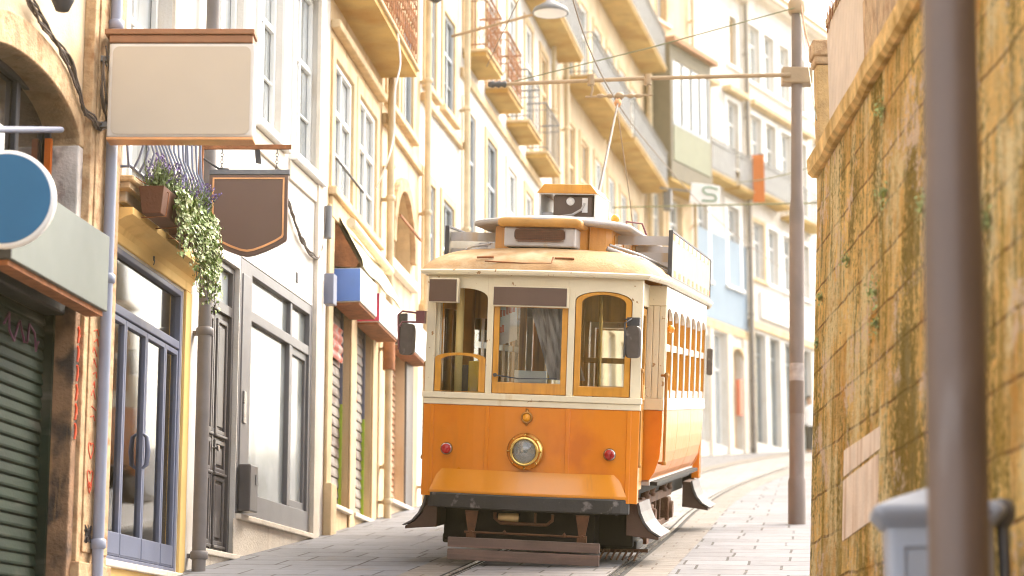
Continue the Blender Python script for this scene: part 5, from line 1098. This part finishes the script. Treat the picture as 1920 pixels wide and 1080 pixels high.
# ventilator on the front of the clerestory
g = G(); g.box(-.40,.36,.52,.95,3.19,3.40); vt = P(g,'roof_ventilator',O_GREY,bevel=.02)
RR = []
for cx,cz,a0 in ((.2,3.335,0),(-.24,3.335,PI/2),(-.24,3.305,PI),(.2,3.305,1.5*PI)): RR += arc(cx,cz,.05,.045,a0,a0+PI/2,5)
g = G(); g.prism(RR,.512,.519); P(g,'mesh_backing',BLACK,vt); g = G()
for k in range(28): x = -.28+.53*k/27; zz = .08 if -.25 < x < .21 else .05; g.box(x-.003,x+.003,.505,.511,3.32-zz,3.32+zz)
for k in range(9): z = 3.25+.14*k/8; g.box(-.27,.24,.504,.510,z-.003,z+.003)
P(g,'mesh',MESHM,vt)
g = G(); g.loft([rr(.43,.27,3.40,.04),rr(.45,.29,3.42,.05),rr(.45,.29,3.47,.05),rr(.42,.26,3.495,.05)],caps=True); o = P(g,'ventilator_cap',mat('ochre_cap',(.48,.24,.05),.5,var=.15),vt); o.location = (-.02,.75,0)
g = G(); g.box(-.33,.3,.6,.9,3.12,3.19); P(g,'vent_foot',O_DARK,vt)
# box under the trolley base
g = G(); g.box(-.02,.42,1.35,2.2,3.57,3.82); tb = P(g,'trolley_box',mat('dark_brown_box',(.10,.065,.055),.45,.2,var=.15),bevel=.02); tb.location = (0,0,0)
g = G(); g.lathe([(.0,-.012),(.045,-.012),(.045,0)],(.17,1.35,3.75),'y',20); g.box(.3,.36,1.335,1.349,3.63,3.79); P(g,'box_dial',WHITE,tb)
g = G(); g.ring([(-.17,3.56),(.46,3.56),(.46,3.84),(-.17,3.84)],[(-.15,3.58),(.44,3.58),(.44,3.82),(-.15,3.82)],1.28,1.33); g.box(-.17,-.15,1.3,2.2,3.57,3.83); g.box(.45,.47,1.3,2.2,3.57,3.83); P(g,'box_frame',FRAME_W,tb,bevel=.005)
g = G(); g.box(-.16,.0,1.4,1.7,3.57,3.63); g.tube([(.05,1.33,3.58),(.2,1.3,3.6),(.3,1.3,3.66),(.33,1.32,3.73)],.014,6); P(g,'box_hose',O_GREY,tb)
lid = [(-.19,3.83),(.48,3.83),(.40,3.93),(-.11,3.93)]
g = G(); g.prism(lid,1.25,2.3); P(g,'box_lid',O_WOOD,tb,bevel=.008)
g = G(); g.lathe([(.0,0),(.045,.01),(.05,.05),(.03,.08),(.0,.09)],(.62,1.7,3.56),'z',12); P(g,'roof_lamp',AMBER); g = G(); g.tube([(.62,2.6,3.52),(.63,2.6,3.64),(.8,2.7,3.63),(.85,2.75,3.5)],.012,6); P(g,'roof_handle',mat('maroon_loop',(.2,.04,.05),.4))
for r_, pts in ((.026,[(.64,.95,3.22),(.85,1.05,3.15),(1.0,1.3,3.12),(1.15,2.2,3.05)]),(.014,[(.66,1.0,3.26),(.95,1.2,3.18),(1.1,1.8,3.12),(1.15,2.6,3.1)]),(.022,[(-.66,1.0,3.2),(-.85,1.0,3.16),(-1.0,1.2,3.08)]),(.012,[(-.62,.95,3.24),(-.9,1.1,3.2),(-1.0,1.4,3.1)])):
    P(G().tube(cat(pts,5),r_,8),'roof_cable',O_GREY)
# grey walkway strip on the right side of the roof, ad boards on struts
for sg in (-1,1):
    g = G(); g.loft([[(sg*.72,1.1,3.2),(sg*1.0,1.1,3.13),(sg*1.26,1.25,2.99)],[(sg*.72,YL-1.1,3.2),(sg*1.0,YL-1.1,3.13),(sg*1.26,YL-1.25,2.99)]],closed=False); P(g,'roof_walkway',O_ROOFG)
    g = G(); g.box(*sorted((sg*1.235,sg*1.26)),1.65,6.6,2.98,3.46); ab = P(g,'advert_board',AD)
    g = G()
    for y in (1.62,6.6): g.box(*sorted((sg*1.225,sg*1.27)),y,y+.03,2.96,3.48)
    for z in (2.955,3.462): g.box(*sorted((sg*1.225,sg*1.27)),1.65,6.6,z,z+.02)
    P(g,'board_frame',IRON,ab)
    for y in (1.75,3.4,5.0,6.4):
        G().box(*sorted((sg*.65,sg*1.23)),y,y+.03,3.32,3.42).build('board_strut',O_GREY,ab); G().box(*sorted((sg*.85,sg*1.23)),y+.05,y+.08,3.14,3.24).build('board_strut',O_GREY,ab)
    if sg > 0:
        g = G()
        for k in range(9):
            y = 1.75+k*.54
            g.box(1.261,1.264,y,y+.25,3.385,3.45); g.box(1.261,1.264,y+.2,y+.45,2.99,3.055)
        P(g,'orange_check',mat('orange_check',(.75,.2,.03),.5),ab)
        g = G()
        for k in range(8): y = 2.0+k*.54; g.box(1.261,1.264,y,y+.27,3.385,3.45); g.box(1.261,1.264,y-.02+.22,y+.18,2.99,3.055)
        P(g,'white_check',WHITE,ab)
# trolley pole
g = G(); g.lathe([(.2,3.56),(.2,3.62),(.08,3.66),(.06,3.8),(.0,3.82)],(.1,3.6,0),'z',16); P(g,'trolley_base',IRON)
inv = (Matrix.Translation(TR.location) @ TR.rotation_euler.to_matrix().to_4x4() @ Matrix.Scale(.93,4)).inverted()
tip = inv @ Vector((1.40,27.3,9.11)); bs = Vector((.12,3.6,3.8))
g = G(); g.tube([bs, bs.lerp(tip,.5), tip],[.024,.018,.013],8); tp_ = P(g,'trolley_pole',mat('pole_grey',(.12,.09,.075),.6,.1))
g = G(); g.lathe([(.02,-.05),(.07,-.02),(.05,0),(.07,.02),(.02,.05)],tip+Vector((0,0,.0)),'x',14); P(g,'trolley_wheel',COPPER,tp_)
g = G(); rp = inv @ Vector((1.62,26.6,6.6)); g.tube([tip+Vector((0,-.05,-.1)), tip.lerp(rp,.5), rp],.007,5); P(g,'trolley_rope',WIRE,tp_)
# truck
for y in (YL/2-.95,YL/2+.95):
    for sg in (-1,1):
        g = G(); g.lathe([(.30,.0),(.39,.01),(.40,.03),(.36,.035),(.36,.1),(.3,.11),(.28,.08),(.1,.08),(.09,.14),(.0,.15)],(sg*.77-.07,y,.265),'x',32); P(g,'wheel',O_RUSTY)
        g = G(); g.box(*sorted((sg*.86,sg*1.0)),y-.14,y+.14,.14,.42); g.lathe([(.1,-.06),(.12,0),(.1,.06)],(sg*.98,y,.27),'x',12); P(g,'axle_box',O_RUSTY,bevel=.02)
    g = G(); g.tube([(-.8,y,.265),(.8,y,.265)],.05,10); P(g,'axle',O_DARK)
for sg in (-1,1):
    g = G(); g.box(*sorted((sg*.88,sg*.95)),YL/2-1.6,YL/2+1.6,.42,.52); g.box(*sorted((sg*.9,sg*.96)),YL/2-1.3,YL/2+1.3,.1,.17)
    for y in (-1.25,-.65,.65,1.25): g.lathe([(.06,.5),(.07,.53),(.05,.56),(.07,.59),(.05,.62),(.07,.65),(.06,.7)],(sg*.93,YL/2+y,0),'z',12)
    for y in (-.5,.0,.5): g.box(*sorted((sg*.88,sg*.93)),YL/2+y-.03,YL/2+y+.03,.17,.42)
    P(g,'truck_frame',O_RUSTY,bevel=.008,seg=1)
    g = G(); g.tube([(sg*1.0,YL/2-2.0,.36),(sg*1.0,YL/2-1.5,.3)],.06,10); g.box(*sorted((sg*.9,sg*1.08)),YL/2-2.2,YL/2-2.0,.05,.5); P(g,'sand_pipe',O_RUSTY)
    g = G(); g.box(*sorted((sg*.55,sg*1.02)),.9,1.6,.06,.5); g.prism([(sg*.2,-.02),(sg*1.05,.02),(sg*1.05,.12),(sg*.2,.12)],1.0,1.6); P(g,'brake_gear',O_DARK,bevel=.02)
g = G(); g.box(-.9,.9,.35,YL-.35,.42,.6); g.box(-.66,.66,.55,YL-.55,.03,.418); P(g,'underframe_and_shade_block',O_DARK)  # lower box added to block light and keep the space underneath black
g = G()
for k in range(7): g.tube([(.75+.06*k,.7,.05),(.72+.06*k,.55,-.04)],.012,5)
g.tube([(.6,.7,.03),(1.2,.75,.05)],.02,6); P(g,'guard_brush',O_RUSTY)
# ================================================================ the bright air of the street
hz = bpy.data.materials.new('haze'); hz.use_nodes = True; nt = hz.node_tree; nt.nodes.remove(nt.nodes['Principled BSDF'])
pv = nt.nodes.new('ShaderNodeVolumePrincipled'); pv.inputs['Color'].default_value = (1,.8,.42,1); pv.inputs['Density'].default_value = .0016; pv.inputs['Anisotropy'].default_value = .75
nt.links.new(pv.outputs[0], nt.nodes['Material Output'].inputs['Volume'])
hb = G().box(-160,160,-45,410,-8,62).build('haze', hz); hb['kind'] = 'stuff'; hb['label'] = 'pale warm sunlit haze filling the street'
